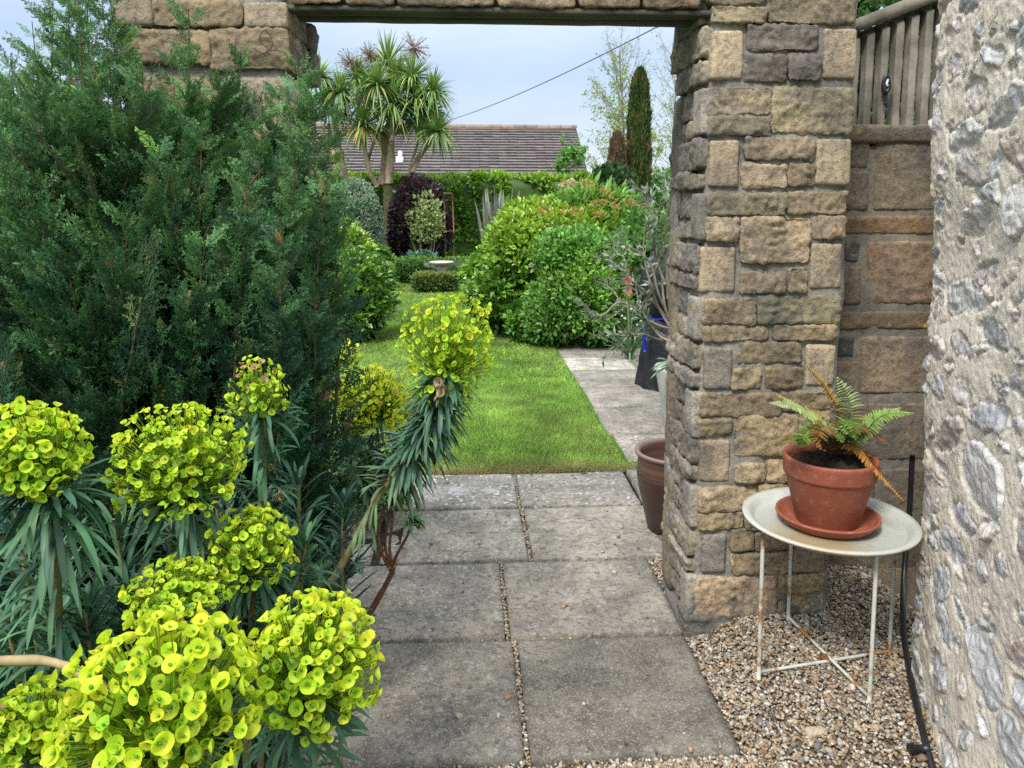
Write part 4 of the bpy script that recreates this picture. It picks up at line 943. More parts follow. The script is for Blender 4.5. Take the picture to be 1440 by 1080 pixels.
cc = P(618, 545, 1.58); a = Acc(); n = 5; scatter(a, BT, cc+rng.normal(0, .012, (n, 3))+np.array([0, -.03, 0]), frames(rnd_dir(n), norm(np.array([0, -1, .2])+.5*rng.normal(size=(n, 3)))), np.full(n, .011), jit((.50, .33, .17), n, .1, .03)); a.build('dead_bracts', BRACT, lean)
b0 = G(522, 868); f1 = P(548, 812, b0[1]); REDW = REDSTEM
stem(lean, [b0-np.array([.02, 0, .01]), P(530, 845, b0[1]), f1, P(553, 803, b0[1])], .011, .009, REDW, 'woody_stem')
for q in ([(551, 805), (538, 780), (532, 755), (536, 730), (545, 700)], [(552, 803), (548, 770), (551, 740), (553, 705)], [(553, 803), (556, 785), (566, 766), (575, 748), (577, 735)], [(549, 800), (542, 770), (543, 745), (548, 715)]):
    stem(lean, [P(x, y, b0[1]) for x, y in q], .0062, .0045, REDW, 'woody_stem')
for px, py, up, L_, n in ((577, 730, (.2, -.2, 1), .055, 34), (590, 728, (.6, -.2, .6), .05, 22), (548, 695, (0, -.1, 1), .05, 30), (553, 700, (.2, -.1, 1), .05, 30), (568, 700, (.3, 0, 1), .05, 24)):
    t = P(px, py, b0[1]); u_ = norm(np.array(up, float)); whorl(lean, [t-u_*.05, t], L_, .0105, n, .2, 1, (-.1, .7), 1, .6, (.085, .20, .055), 'shoot_leaves')
a = Acc(); t = P(553, 800, b0[1]-.01); straps(a, np.array([t, t]), np.array([(.5, -.3, 1), (-.4, -.3, .4)]), np.array([.075, .06]), .008, np.array([.2, .8]), np.array([(.50, .36, .03), (.4, .3, .04)]), 6); a.build('yellow_leaf', STRAP, lean)
# golden plants behind, beside the lawn
gold = thing('euphorbia', (P(520, 690, 3.4)[0], 3.4, 0), 'smaller golden yellow euphorbia behind the leaning one beside the lawn', 'euphorbia')
for px, py, Y, rx, rz, n in ((525, 562, 3.4, 50, 50, 300), (487, 500, 3.7, 17, 25, 60), (577, 580, 3.5, 18, 24, 60), (484, 556, 3.3, 16, 20, 40), (560, 600, 3.3, 14, 16, 34), (500, 590, 3.3, 26, 30, 90)):
    c = P(px, py, Y); k = 1/pxm(Y); flower_head(gold, c, rx*k, rz*k, (0, -.1, 1), .0125, n, 120, .02, BS, 1.1)
    b3 = np.array([c[0]+.05*rng.normal(), Y+.05, 0]); path = [b3, b3*.5+c*.5+np.array([.02, 0, 0]), c]
    stem(gold, path, .008, .005); whorl(gold, path, .13, .013, 80, .12, .88, (.3, 1.2), 1, .5, (.055, .12, .05))
for j in range(10):
    t = P(rng.uniform(478, 560), rng.uniform(610, 680), 3.35+rng.uniform(-.15, .2)); b3 = np.array([t[0], t[1]+.03, 0]); path = [b3, t]
    whorl(gold, path, .13, .014, 60, .2, 1, (0, .9), 1, .6, [(.06, .13, .05), (.05, .10, .05)][j % 2], 'shoot_leaves'); stem(gold, path, .006, .004)

# ================================================================== CONIFER
def spray_template(nside=9, seed=3):
    r = np.random.default_rng(seed); v = []; f = []; c = []
    def seg(p, d, L_, w_, cc, tip):
        s = np.cross(d, np.array([0, 0, 1.])); s = s/np.linalg.norm(s)*w_; b = len(v); off = r.normal(0, .010)
        v.extend([p, p+d*L_*.6-s+np.array([0, 0, off]), p+d*L_, p+d*L_*.6+s+np.array([0, 0, off])]); f.append((b, b+3, b+2, b+1)); c.extend([cc, cc, tip, cc])
    seg(np.zeros(3), np.array([0, 1., 0]), 1, .014, (.75, .7, .65), (1.3, 1.25, 1))
    for i in range(nside):
        t = .08+.86*i/nside
        for sg in (-1, 1):
            L_ = (.30*(1-t)**.6+.05)*r.uniform(.7, 1.15); an = RAD(36+8*r.normal())*sg; d = np.array([sin(an), cos(an), 0.38*r.normal()]); p = np.array([0, t+.06*sg, 0]); seg(p, d, L_, .019, (.9, .92, .95), (1.8, 1.65, 1.2))
            for j in range(1, 4 if L_ > .2 else 3 if L_ > .11 else 1):
                q = p+d*L_*j*.26
                for s2 in (-1, 1):
                    a2 = an+RAD(40)*s2; d2 = np.array([sin(a2), cos(a2), .45*r.normal()]); seg(q, d2, (.14-.025*j)*r.uniform(.7, 1.2), .017, (1, 1, 1), (1.9, 1.7, 1.2))
    v = np.array(v); f = np.array(f)
    v[:, 2] += .10*v[:, 1]**2-.35*v[:, 0]**2                        # the spray arches
    return v, [f], np.array(c)
SPR = [spray_template(7, 3), spray_template(6, 5), spray_template(8, 8)]
YC = 2.12
con = thing('conifer_bush', (P(215, 600, YC)[0], YC, 0), 'big dark blue green conifer bush with feathery sprays before the left pier', 'conifer')
tips = [(75, -45, .10), (108, -65, -.08), (140, -30, -.05), (45, 30, .05), (168, 45, .05), (30, 140, .1), (100, 60, .1), (150, 90, 0), (120, -75, .05), (95, -20, .0), (150, -50, .10), (15, 75, .0), (-15, 120, -.1), (60, 130, -.12), (265, 12, -.04), (240, 70, .05), (200, 95, -.1), (338, 72, 0), (310, 105, -.1), (420, 80, .0), (395, 120, .08), (445, 125, -.03), (462, 165, -.05),
        (370, 150, -.15), (285, 165, -.2), (225, 200, -.24), (130, 175, -.2), (460, 250, -.1), (50, 250, -.25), (350, 235, -.27), (420, 215, -.2), (180, 300, -.3), (290, 330, -.33), (-60, 200, 0), (-110, 250, .05), (455, 320, .1), (395, 300, -.3), (90, 350, -.32), (445, 400, -.22), (200, 120, .25), (330, 130, .25), (80, 60, .25)]
c0 = np.array([P(215, 600, YC)[0], YC, 0.]); rxc = P(466, 500, YC)[0]-c0[0]
wood = Acc(); SP = []; SD = []; SL = []; SB = []
for px, py, dy in tips:
    tp = P(px, py, YC+dy); b_ = c0+np.array([.16*rng.normal()*.5+(tp[0]-c0[0])*.12, .08*rng.normal(), .03])
    mid = b_*.5+tp*.5; mid[0] += (tp[0]-c0[0])*.22; mid[1] += dy*.3
    pts = curve([b_, mid, tp], 40); tube(wood, pts, np.linspace(.009, .001, 40), 6)
    d = norm(np.gradient(pts, axis=0)); n = 120
    t = rng.uniform(.16, 1, n)**.6; k = np.minimum((t*39).astype(int), 39)
    ph = rng.uniform(0, 2*pi, n); x = norm(np.cross(d[k], np.array([.3, .9, .1]))); y = np.cross(d[k], x)
    o_ = x*np.cos(ph)[:, None]+y*np.sin(ph)[:, None]
    SP.append(pts[k]); SD.append(norm(d[k]*rng.uniform(.6, 1.3, n)[:, None]+o_*.8)); SL.append(np.interp(t, [0, .6, 1], [.15, .135, .07])*rng.uniform(.7, 1.2, n)); SB.append(np.full(n, .0))
N = 2600; ph = rng.uniform(0, 2*pi, N); zz_ = rng.uniform(.04, 1.62, N)
rr = np.interp(zz_, [0, .25, .9, 1.35, 1.7], [.90, 1, 1.0, .88, .55])*(1+.10*vnoise(np.column_stack([np.cos(ph)*2, np.sin(ph)*2, zz_*3])))
dep = rng.uniform(.40, .70, N)
p = c0+np.column_stack([np.cos(ph)*rxc*rr*dep, np.sin(ph)*.40*rr*dep, zz_])
od = norm(np.column_stack([np.cos(ph), np.sin(ph)*1.3, np.zeros(N)]))
SP.append(p); SD.append(norm(od*rng.uniform(.4, 1.0, N)[:, None]+np.array([0, 0, .75])+.30*rng.normal(size=(N, 3)))); SL.append(rng.uniform(.075, .145, N)); SB.append(np.ones(N))
NB = 500; zz2 = rng.uniform(.05, 1.4, NB); ph = rng.uniform(0, 2*pi, NB)
for i in range(150):
    q = c0+np.array([cos(ph[i])*rxc*.86, sin(ph[i])*.36, zz2[i]+.22]); s = c0+np.array([cos(ph[i])*rxc*.2, sin(ph[i])*.1, zz2[i]]); tube(wood, curve([s, s*.5+q*.5-np.array([0, 0, .03]), q], 8), np.linspace(.006, .0018, 8), 4, cap=False)
SN = [np.full((len(q), 3), np.nan) for q in SP]; ST = [np.ones(len(q)) for q in SP]
for i in range(330):                                            # upright flattened plumes that make the outside of the bush
    th = rng.uniform(0, 2*pi); z1 = rng.uniform(.16, 1.72); R_ = float(np.interp(z1, [0, .3, .9, 1.35, 1.75], [.92, 1, 1.0, .90, .60]))*rng.uniform(.86, 1.06)
    tp = c0+np.array([cos(th)*rxc*R_, sin(th)*.42*R_, z1]); Lp = rng.uniform(.26, .50)
    o_ = norm(np.array([cos(th), sin(th)*1.2, 0])); dirp = norm(o_*rng.uniform(.30, .7)+np.array([0, 0, 1.])+.16*rng.normal(size=3))
    b_ = tp-dirp*Lp-o_*.05; pts = curve([b_, (b_+tp)/2+o_*.03, tp], 24); tube(wood, pts, np.linspace(.0045, .001, 24), 4, cap=False)
    dd = norm(np.gradient(pts, axis=0)); nrm_ = norm(np.cross(dirp, rnd_dir(1)[0])*.6+o_*.5); sd = norm(np.cross(dd, nrm_)); m_ = int(Lp*95)
    t = np.linspace(.12, 1, m_); k = (t*23).astype(int); sg = np.where(np.arange(m_) % 2 == 0, 1, -1)
    SP.append(pts[k]); SD.append(norm(dd[k]*.9+sd[k]*(sg*(1-t*.75))[:, None]*.85+.10*rng.normal(size=(m_, 3)))); SL.append((.055+.095*(1-t)**.7)*rng.uniform(.8, 1.15, m_)); SB.append(np.ones(m_)*2)
    SN.append(np.tile(nrm_, (m_, 1))); ST.append(np.full(m_, np.clip(1+.28*rng.normal(), .5, 1.7)))
SN = np.vstack(SN); ST = np.concatenate(ST)
SP = np.vstack(SP); SD = np.vstack(SD); SL = np.concatenate(SL); SB = np.concatenate(SB); N = len(SP)
nr = norm(np.cross(SD, np.array([0, 0, 1.])) + .75*rng.normal(size=(N, 3)))
has = ~np.isnan(SN[:, 0]); nr[has] = norm(SN[has]+.22*rng.normal(size=(has.sum(), 3)))
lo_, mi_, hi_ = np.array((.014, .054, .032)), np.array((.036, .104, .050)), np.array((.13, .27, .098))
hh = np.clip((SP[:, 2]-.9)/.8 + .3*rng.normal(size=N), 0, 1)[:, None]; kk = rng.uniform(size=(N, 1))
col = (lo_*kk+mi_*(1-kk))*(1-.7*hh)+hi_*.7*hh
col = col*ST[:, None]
fresh = rng.uniform(size=N) < .05; col[fresh] = jit((.11, .20, .06), fresh.sum())
tan_ = rng.uniform(size=N) < .04; col[tan_] = jit((.34, .24, .12), tan_.sum(), .25)
col = jit(col, N, .16, .06)
a = Acc(); nr = norm(nr-SD*(nr*SD).sum(1, keepdims=True))
for t in range(3):
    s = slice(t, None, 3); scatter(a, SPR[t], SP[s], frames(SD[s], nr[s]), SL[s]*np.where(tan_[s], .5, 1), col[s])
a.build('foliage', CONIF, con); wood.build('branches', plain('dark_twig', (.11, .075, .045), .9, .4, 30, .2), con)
a = Acc(); tube(a, curve([c0+np.array([0, .05, -.03]), c0+np.array([.03, .05, .6]), c0+np.array([-.05, .06, 1.3])], 20), np.linspace(.045, .02, 20), 10, wob=.006); a.build('trunk', BARK, con)
# golden shrub glimpsed past its left edge

# ================================================================== SHRUBS, HEDGES, TREES
LT = (np.array([(0, 0, 0), (-.30, .45, .07), (0, .48, 0), (.30, .45, .07), (0, 1, -.10)]), [np.array([(0, 2, 1), (0, 3, 2), (1, 2, 4), (2, 3, 4)])], np.array([(.9, .9, .9), (1, 1, 1), (1.08, 1.08, 1.0), (1, 1, 1), (1.05, 1.05, 1)]))
LN = (LT[0]*np.array([.45, 1, 1]), LT[1], LT[2])
LQ = (np.array([(0, 0, 0), (-.33, .5, .03), (0, 1, 0), (.33, .5, .03)]), [np.array([(0, 3, 2, 1)])], np.ones((4, 3)))
def foliage(acc, T, cen, rad, nclump, per, cr, L_, cols, up=.5, shell=(.55, 1.0), zmin=None, lump=.18, f=1.3, box=False, flat=0, tipcol=None, tipz=.5, cvar=.16, filt=None, spread=.7):
    cen = np.array(cen, float); rad = np.array(rad, float); rad = np.maximum(rad-cr*.75-L_*.5, rad*.35)
    if box:
        q = rng.uniform(-1, 1, (nclump, 3)); ax = rng.choice(3, nclump, p=[.2, .45, .35]); q[np.arange(nclump), ax] = np.sign(q[np.arange(nclump), ax])
        low = (ax == 2) & (q[:, 2] < 0); q[low, 2] = 1
        o = np.zeros_like(q); o[np.arange(nclump), ax] = np.sign(q[np.arange(nclump), ax]); o = norm(o+.35*rng.normal(size=o.shape))
        p = cen+q*rad*(1+lump*vnoise(cen+q*rad*f)[:, None]); dep = 0
        p -= o*rng.uniform(0, cr*.8, nclump)[:, None]
    else:
        d = rnd_dir(nclump); o = norm(d/rad)
        r_ = (1+lump*fbm(d*f+cen*.7, 3))*rng.uniform(*shell, nclump)**.6
        p = cen+d*rad*r_[:, None]
    if zmin is not None: k = p[:, 2] > zmin; p = p[k]; o = o[k]
    if filt is not None: k = filt(p); p = p[k]; o = o[k]
    n = len(p); ctone = 1+cvar*rng.normal(size=n); csel = rng.integers(len(cols), size=n)
    P_ = np.repeat(p, per, 0); O = np.repeat(o, per, 0); N = len(P_)
    dd = norm(rnd_dir(N)+O*.9+np.array([0, 0, up*.6])); pos = P_+dd*(cr*rng.uniform(.15, 1, N)**.6)[:, None]
    ld = norm(dd*spread+O*.35+np.array([0, 0, up])*.6+.45*rng.normal(size=(N, 3)))
    nn_ = norm(O+np.array([0, 0, .7])+.7*rng.normal(size=(N, 3)))
    c = np.array(cols)[np.repeat(csel, per)]*np.repeat(ctone, per)[:, None]
    if tipcol is not None:
        t = np.clip((pos[:, 2]-cen[2])/rad[2]-tipz+.35*rng.normal(size=N)*1, 0, 1)[:, None]*.9; c = c*(1-t)+np.array(tipcol)*t
    scatter(acc, T, pos, frames(ld, nn_), L_*rng.uniform(.6, 1.3, N), jit(c, N, .16, .06))
def branches(name, parent, root, ends, r0, r1, m=TWIG, sag=.0, n=10):
    a = Acc()
    for e in ends:
        mid = root*.5+e*.5+np.array([rng.normal()*.04, rng.normal()*.04, sag])*np.linalg.norm(e-root); tube(a, curve([root+rng.normal(0, r0, 3)*np.array([1, 1, 0]), mid, e], n), np.linspace(r0, r1, n), 5, cap=False)
    return a.build(name, m, parent)
def ends_in(cen, rad, n, z0=0): 
    d = rnd_dir(n); d[:, 2] = np.abs(d[:, 2])*.9+z0; return np.array(cen)+d*np.array(rad)*.8
def shrub(name, label, cat, px0, px1, ytop, ybase, Y, ry, parts, mat_=LEAF, group=None, zb=0.0, stems=10, sr=.02, bark=TWIG):
    """bounds in photo pixels at depth Y; parts: list of dict for foliage() in unit-box coordinates"""
    x0, x1 = P(px0, ybase, Y)[0], P(px1, ybase, Y)[0]; zt = P((px0+px1)/2, ytop, Y)[2]
    cen = np.array([(x0+x1)/2, Y, (zt+zb)/2]); rad = np.array([(x1-x0)/2, ry, (zt-zb)/2])
    t = thing(name, (cen[0], Y, zb), label, cat, group); a = Acc()
    for q in parts:
        q = dict(q); oc = np.array(q.pop('at', (0, 0, 0)), float); rs = np.array(q.pop('size', (1, 1, 1)), float)
        foliage(a, q.pop('T', LT), cen+oc*rad, rad*rs, zmin=zb+.02, **q)
    a.build('foliage', mat_, t)
    if stems: branches('stems', t, np.array([cen[0], Y, zb-.02]), ends_in([cen[0], Y, zb+.1], rad*np.array([.8, .8, 1.5]), stems, .3), sr, sr*.25, bark)
    return t, cen, rad

# golden shrub behind the conifer at the left edge, hedge fragments behind the piers
shrub('golden_shrub', 'golden yellow shrub glimpsed past the left edge of the conifer', 'shrub', -90, 40, 255, 560, 3.9, .35, [dict(nclump=260, per=26, cr=.10, L_=.05, cols=[(.40, .38, .03), (.30, .34, .03)])])
shrub('green_shrub', 'dark leafy green shrub low at the left edge behind the conifer', 'shrub', -330, -40, 330, 640, 4.3, .6, [dict(nclump=320, per=26, cr=.12, L_=.06, cols=[(.05, .11, .03), (.07, .14, .03)])])
# bush behind the balustrade
t, c_, r_ = shrub('tree', 'leafy green tree showing through and above the wooden balustrade', 'tree', 1120, 1400, -260, 150, 5.2, .7, [dict(nclump=520, per=34, cr=.16, L_=.075, cols=[(.05, .13, .025), (.08, .19, .03), (.04, .09, .02)], shell=(.3, 1))], zb=1.0, stems=8, sr=.03)
a = Acc(); tube(a, curve([np.array([c_[0], 5.2, -.1]), np.array([c_[0]+.05, 5.25, 1.6])], 10), [.07]*10, 10, wob=.01); a.build('trunk', BARK, t)
BR_ = [(.15, .30, .032), (.19, .36, .036), (.11, .23, .028)]
# --- the bright laurel-like mass right of the lawn
t, c_, r_ = shrub('laurel_bush', 'large bright green glossy leaved bush right of the lawn, widest in the middle', 'shrub', 660, 890, 280, 466, 8.9, .95,
      [dict(nclump=1150, per=30, cr=.14, L_=.072, cols=BR_, shell=(.7, 1.12), tipcol=(.24, .37, .03), tipz=.15, lump=.26, f=1.9), dict(at=(-.25, -.25, .15), size=(.62, .7, .72), nclump=420, per=30, cr=.13, L_=.07, cols=[(.16, .30, .03)], tipcol=(.27, .40, .035), tipz=.0, lump=.35, shell=(.6, 1.15)),
       dict(at=(-.52, -.3, -.4), size=(.50, .7, .58), nclump=380, per=28, cr=.13, L_=.07, cols=[(.09, .20, .02)], lump=.4, shell=(.6, 1.15))], GLOSS)
t, c_, r_ = shrub('honey_spurge', 'tall green narrow leaved shrub topped with orange brown flower clusters beside the cypress', 'shrub', 735, 925, 254, 440, 9.3, .8,
      [dict(T=LN, nclump=420, per=40, cr=.22, L_=.16, cols=[(.10, .24, .05), (.14, .30, .05), (.08, .19, .04)], up=.3, lump=.12, tipcol=(.20, .36, .05))])
for px, py, s in ((767, 298, .15), (800, 297, .15), (812, 300, .10), (840, 287, .13), (858, 283, .13), (868, 292, .09), (840, 303, .10), (885, 285, .10), (800, 258, .12), (825, 260, .13), (852, 270, .10), (905, 290, .09)):
    a = Acc(); cc = P(px, py, 8.05+(300-py)*.012); n = 48; s *= .58; dd = rnd_dir(n)*np.array([1, .8, .55]); scatter(a, LQ, cc+dd*s*rng.uniform(.5, 1, (n, 1)), frames(norm(dd+np.array([0, 0, .6])), rnd_dir(n)), rng.uniform(.022, .04, n), jit((.38, .25, .07), n, .2, .07)); a.build('flower_cluster', BRACT, t)
t, c_, r_ = shrub('rose_bush', 'mid green shrub with small leaves and bare woody legs in front of the bright bush', 'shrub', 748, 880, 352, 480, 7.75, .5,
      [dict(nclump=420, per=24, cr=.14, L_=.055, cols=[(.14, .30, .05), (.18, .36, .055), (.10, .22, .04)], lump=.5, f=2, shell=(.4, 1.15), tipcol=(.2, .36, .05), tipz=.1), dict(at=(-.55, -.2, -.3), size=(.6, .7, .7), nclump=150, per=24, cr=.12, L_=.055, cols=[(.13, .28, .05)], lump=.5, shell=(.4, 1.2)), dict(at=(.1, .3, .9), size=(1.0, .8, .6), nclump=190, per=24, cr=.15, L_=.06, cols=[(.13, .29, .05)], lump=.5, shell=(.4, 1.2))], stems=22, sr=.014)
t, c_, r_ = shrub('leafy_shrub', 'fresh green shrub with rounded leaves below the cypress and beside the pier', 'shrub', 840, 960, 292, 450, 8.3, .6, [dict(nclump=330, per=30, cr=.17, L_=.06, cols=[(.12, .27, .045), (.15, .32, .055), (.08, .19, .04)], lump=.45, f=1.8, shell=(.5, 1.15))])
# cream blooms
cf = thing('cream_rose', (P(797, 258, 11)[0], 11, 0), 'cream rose blooms rising behind the orange flowered shrub', 'rose')
a = Acc()
for px, py in ((795, 259), (803, 256), (790, 262), (811, 261), (822, 257)):
    cc = P(px, py, 11); n = 40; dd = rnd_dir(n); scatter(a, LQ, cc+dd*.03, frames(norm(np.cross(dd, rnd_dir(n))), dd), np.full(n, .06), jit((.70, .60, .45), n, .08, .04))
a.build('blooms', BRACT, cf)
branches('stems', cf, np.array(cf.location), [P(x, y, 11) for x, y in ((795, 259), (803, 256), (790, 262), (811, 261), (822, 257))], .012, .006)
# --- low flowers along the patio edge
def lowplant(name, label, cat, px, py, Y, rx, h, lc, fc, nf, fs, n=60, L_=.05, T=LN, group=None):
    c0_ = P(px, py, Y); c0_[2] = 0; t = thing(name, c0_, label, cat, group); a = Acc()
    foliage(a, T, c0_+np.array([0, 0, h*.45]), (rx, rx*.6, h*.55), n, 26, .07, L_, lc, zmin=.01, shell=(.3, 1), up=.9); a.build('foliage', LEAF, t)
    if nf:
        dd = rnd_dir(nf); dd[:, 2] = np.abs(dd[:, 2]); dd[:, 1] = -np.abs(dd[:, 1])*.8; p = c0_+np.array([0, 0, h*.4])+dd*np.array([rx*1.05, rx*.7, h*.65])
        for q0 in p:
            a = Acc(); q = np.arange(5)*2*pi/5; e = np.column_stack([np.cos(q), np.full(5, -.25), np.sin(q)]); scatter(a, LQ, np.tile(q0, (5, 1)), frames(norm(e+.15*rng.normal(size=e.shape)), norm(np.array([0, -1, .5])+.3*rng.normal(size=(5, 3)))), np.full(5, fs), jit(fc, 5, .08, .03)); a.build('flower', BRACT, t)
    return t
lowplant('daisy_plant', 'low bushy plant covered in tiny white daisies beside the covered barbecue', 'daisies', 878, 478, 7.6, .34, .48, [(.10, .18, .06), (.13, .22, .08)], (.80, .80, .74), 95, .016, 90, .04)
lowplant('forget_me_not', 'small clump of pale blue flowers at the patio edge', 'flowers', 800, 484, 7.7, .20, .24, [(.08, .18, .05)], (.32, .42, .75), 60, .016, 40, .04)
lowplant('lily_clump', 'grassy green clump with a few white flowers before the woody shrub', 'flowers', 838, 474, 7.9, .35, .42, [(.06, .14, .04), (.10, .18, .05)], (.75, .78, .82), 9, .035, 70, .12)
lowplant('bedding_plant', 'bright green bushy plant spilling over the lawn edge below the woody shrub', 'plant', 752, 474, 7.9, .38, .50, [(.13, .29, .05), (.10, .23, .04), (.17, .33, .06)], (0, 0, 0), 0, 0, 150, .06, LT)
lowplant('flower_clump', 'loose green clump with white flowers at the back corner of the patio', 'flowers', 852, 474, 7.75, .36, .62, [(.11, .24, .05), (.15, .28, .06)], (.74, .76, .78), 16, .03, 120, .10)
lowplant('edging_plant', 'low fresh green leafy plant where lawn and patio meet', 'plant', 772, 478, 7.7, .25, .28, [(.08, .22, .04), (.10, .26, .05)], (0, 0, 0), 0, 0, 60, .05, LT)
lowplant('ground_plant', 'small yellow green plant at the patio edge beside the blue flowers', 'plant', 828, 484, 7.75, .20, .16, [(.16, .24, .05), (.11, .2, .05)], (.5, .4, .3), 6, .018, 40, .045, LT)
poker = thing('red_hot_poker', P(884, 440, 7.0)*np.array([1, 1, 0]), 'single red hot poker flower with red tip and pale lower half', 'flower')
t0, t1, t2 = P(884, 374, 7.0), P(884, 392, 7.0), P(883, 412, 7.0)
a = Acc(); n = 130
s = rng.uniform(0, 1, n); pp = t2+(t0-t2)*s[:, None]; dd = norm(rnd_dir(n)*np.array([1, 1, .2])+np.array([0, 0, -.5])); colp = np.where((s > .52)[:, None], np.array((.55, .05, .02)), np.array((.55, .33, .22)))
scatter(a, LN, pp, frames(dd, rnd_dir(n)), np.full(n, .055)*np.interp(s, [0, .6, 1], [1, .9, .5]), jit(colp, n, .15, .05)); a.build('flower_spike', BRACT, poker)
a = Acc(); tube(a, curve([np.array([t2[0]+.03, 7.0, 0]), t2, t0], 12), [.010]*12, 6); a.build('stalk', GREENSTEM, poker)
a = Acc(); n = 40; straps(a, np.tile(np.array([t2[0]+.03, 7.0, 0]), (n, 1)), norm(rng.normal(size=(n, 3))*np.array([.5, .5, .1])+np.array([0, 0, 1])), rng.uniform(.4, .7, n), .018, rng.uniform(.2, .9, n), jit((.10, .17, .07), n)); a.build('leaves', STRAP, poker)
# --- olive in a pale planter behind the pier
YO = 4.75
pl = thing('planter', (P(958, 600, YO)[0], YO, 0), 'pale tapered planter half hidden behind the right pier holding the olive', 'planter')
a = Acc(); lathe(a, [(0, 0), (.10, 0), (.105, .01), (.172, .38), (.18, .40), (.175, .41), (.16, .405), (.15, .36), (0, .35)], (0, 0, 0), 40); o = a.build('planter_body', plain('pale_stoneware', (.42, .41, .38), .7, .15, 10, .3)); o.parent = pl
olive = thing('olive_tree', (pl.location[0], YO, .36), 'thin silver leaved olive with bare bent twigs arching left from behind the pier', 'olive tree')
base = np.array(olive.location); a = Acc(); lf = Acc()
OL = [[(950, 470), (930, 440), (915, 400), (905, 350), (912, 290), (908, 266)], [(950, 470), (935, 430), (930, 380), (925, 330), (930, 270)], [(950, 465), (920, 455), (895, 435), (870, 425), (850, 442), (832, 445), (822, 438)], [(940, 450), (915, 420), (895, 400), (880, 385), (862, 372), (858, 360)],
      [(945, 455), (925, 410), (915, 370), (890, 350), (868, 345)], [(945, 470), (930, 478), (905, 470), (880, 472), (860, 470)], [(942, 480), (925, 470), (905, 440), (895, 410), (893, 380)], [(945, 480), (922, 465), (910, 455), (898, 445)], [(935, 400), (922, 360), (918, 320), (915, 275)], [(940, 420), (936, 340), (940, 280), (935, 250)]]
for q in OL:
    pts = curve([P(x, y, YO+rng.normal(0, .06)) for x, y in q], 26); tube(a, pts, np.linspace(.010, .003, 26), 5, wob=.0015)
    tip = len(pts); n = 40; k = rng.integers(10, 26, n); d = norm(np.gradient(pts, axis=0)); dd = norm(d[k]*.8+rnd_dir(n)*.8)
    sc_ = .068
    scatter(lf, LN, pts[k], frames(dd, rnd_dir(n)), sc_*rng.uniform(.6, 1.15, n), jit([(.17, .24, .14), (.27, .33, .24), (.13, .20, .105)][rng.integers(3)], n, .2, .04))
    for _ in range(3):
        j = rng.integers(10, 22); e = pts[j]+norm(d[j]+rnd_dir(1)[0]*.9)*rng.uniform(.12, .25); p2 = curve([pts[j], (pts[j]+e)/2+.02, e], 10); tube(a, p2, np.linspace(.004, .002, 10), 4); n = 14; k = rng.integers(2, 10, n)
        scatter(lf, LN, p2[k], frames(norm((e-pts[j])[None]*3+rnd_dir(n)*.7), rnd_dir(n)), sc_*rng.uniform(.6, 1.1, n), jit((.15, .21, .12), n, .25, .04))
tube(a, curve([base, base+np.array([0, 0, .25]), P(948, 472, YO)], 10), np.linspace(.022, .013, 10), 8, wob=.003)
a.build('branches', TWIG, olive); lf.build('foliage', LEAF, olive)
a = Acc(); q = P(926, 510, YO-.2); straps(a, np.tile(q, (9, 1))+np.array([.10, 0, -.02]), norm(rng.normal(size=(9, 3))*np.array([.8, .4, .4])+np.array([-.9, -.2, .2])), .16, .035, .3, jit((.17, .25, .13), 9, .2)); 
cp = thing('potted_succulent', (q[0]+.1, YO-.2, .40), 'few pale broad leaves poking left from the planter rim', 'plant'); a.build('leaves', STRAP, cp)

# --- left side shrubs by the lawn
YLs = 8.2
bed = Acc(); n = 40; t_ = np.linspace(0, 2*pi, n, endpoint=False); cB = G(502, 474); v = np.array([(cB[0]+r_*cos(q)*(1+.06*sin(5*q)), cB[1]+r_*.8*sin(q), .012+.012*(1-r_)) for q in t_ for r_ in np.linspace(0, .42, 8)]); bed.add(v, [grid_faces(n, 8, True)], (1, 1, 1)); tag(bed.build('soil_bed', SOIL), kind='structure')
shrub('lawn_shrub', 'bushy green shrub with pointed leaves standing in a round soil bed left of the lawn', 'shrub', 462, 552, 352, 472, YLs, .5, [dict(nclump=380, per=28, cr=.12, L_=.07, cols=[(.11, .24, .03), (.16, .31, .04), (.08, .17, .025)], shell=(.5, 1.15), lump=.4, f=1.8)], GLOSS, stems=14, sr=.012)
shrub('yellow_green_shrub', 'taller yellow green shrub behind the soil bed shrub at the conifer edge', 'shrub', 425, 528, 298, 440, 9.6, .6, [dict(nclump=420, per=28, cr=.14, L_=.075, cols=[(.19, .32, .03), (.25, .38, .035), (.12, .24, .025)], shell=(.5, 1.2), lump=.5)], GLOSS, stems=12, sr=.014)
# spurge-like grey leaves at its foot
lowplant('lavender', 'grey green tuft at the foot of the soil bed shrub', 'plant', 488, 470, 7.9, .22, .30, [(.09, .14, .09), (.07, .12, .07)], (0, 0, 0), 0, 0, 60, .07)
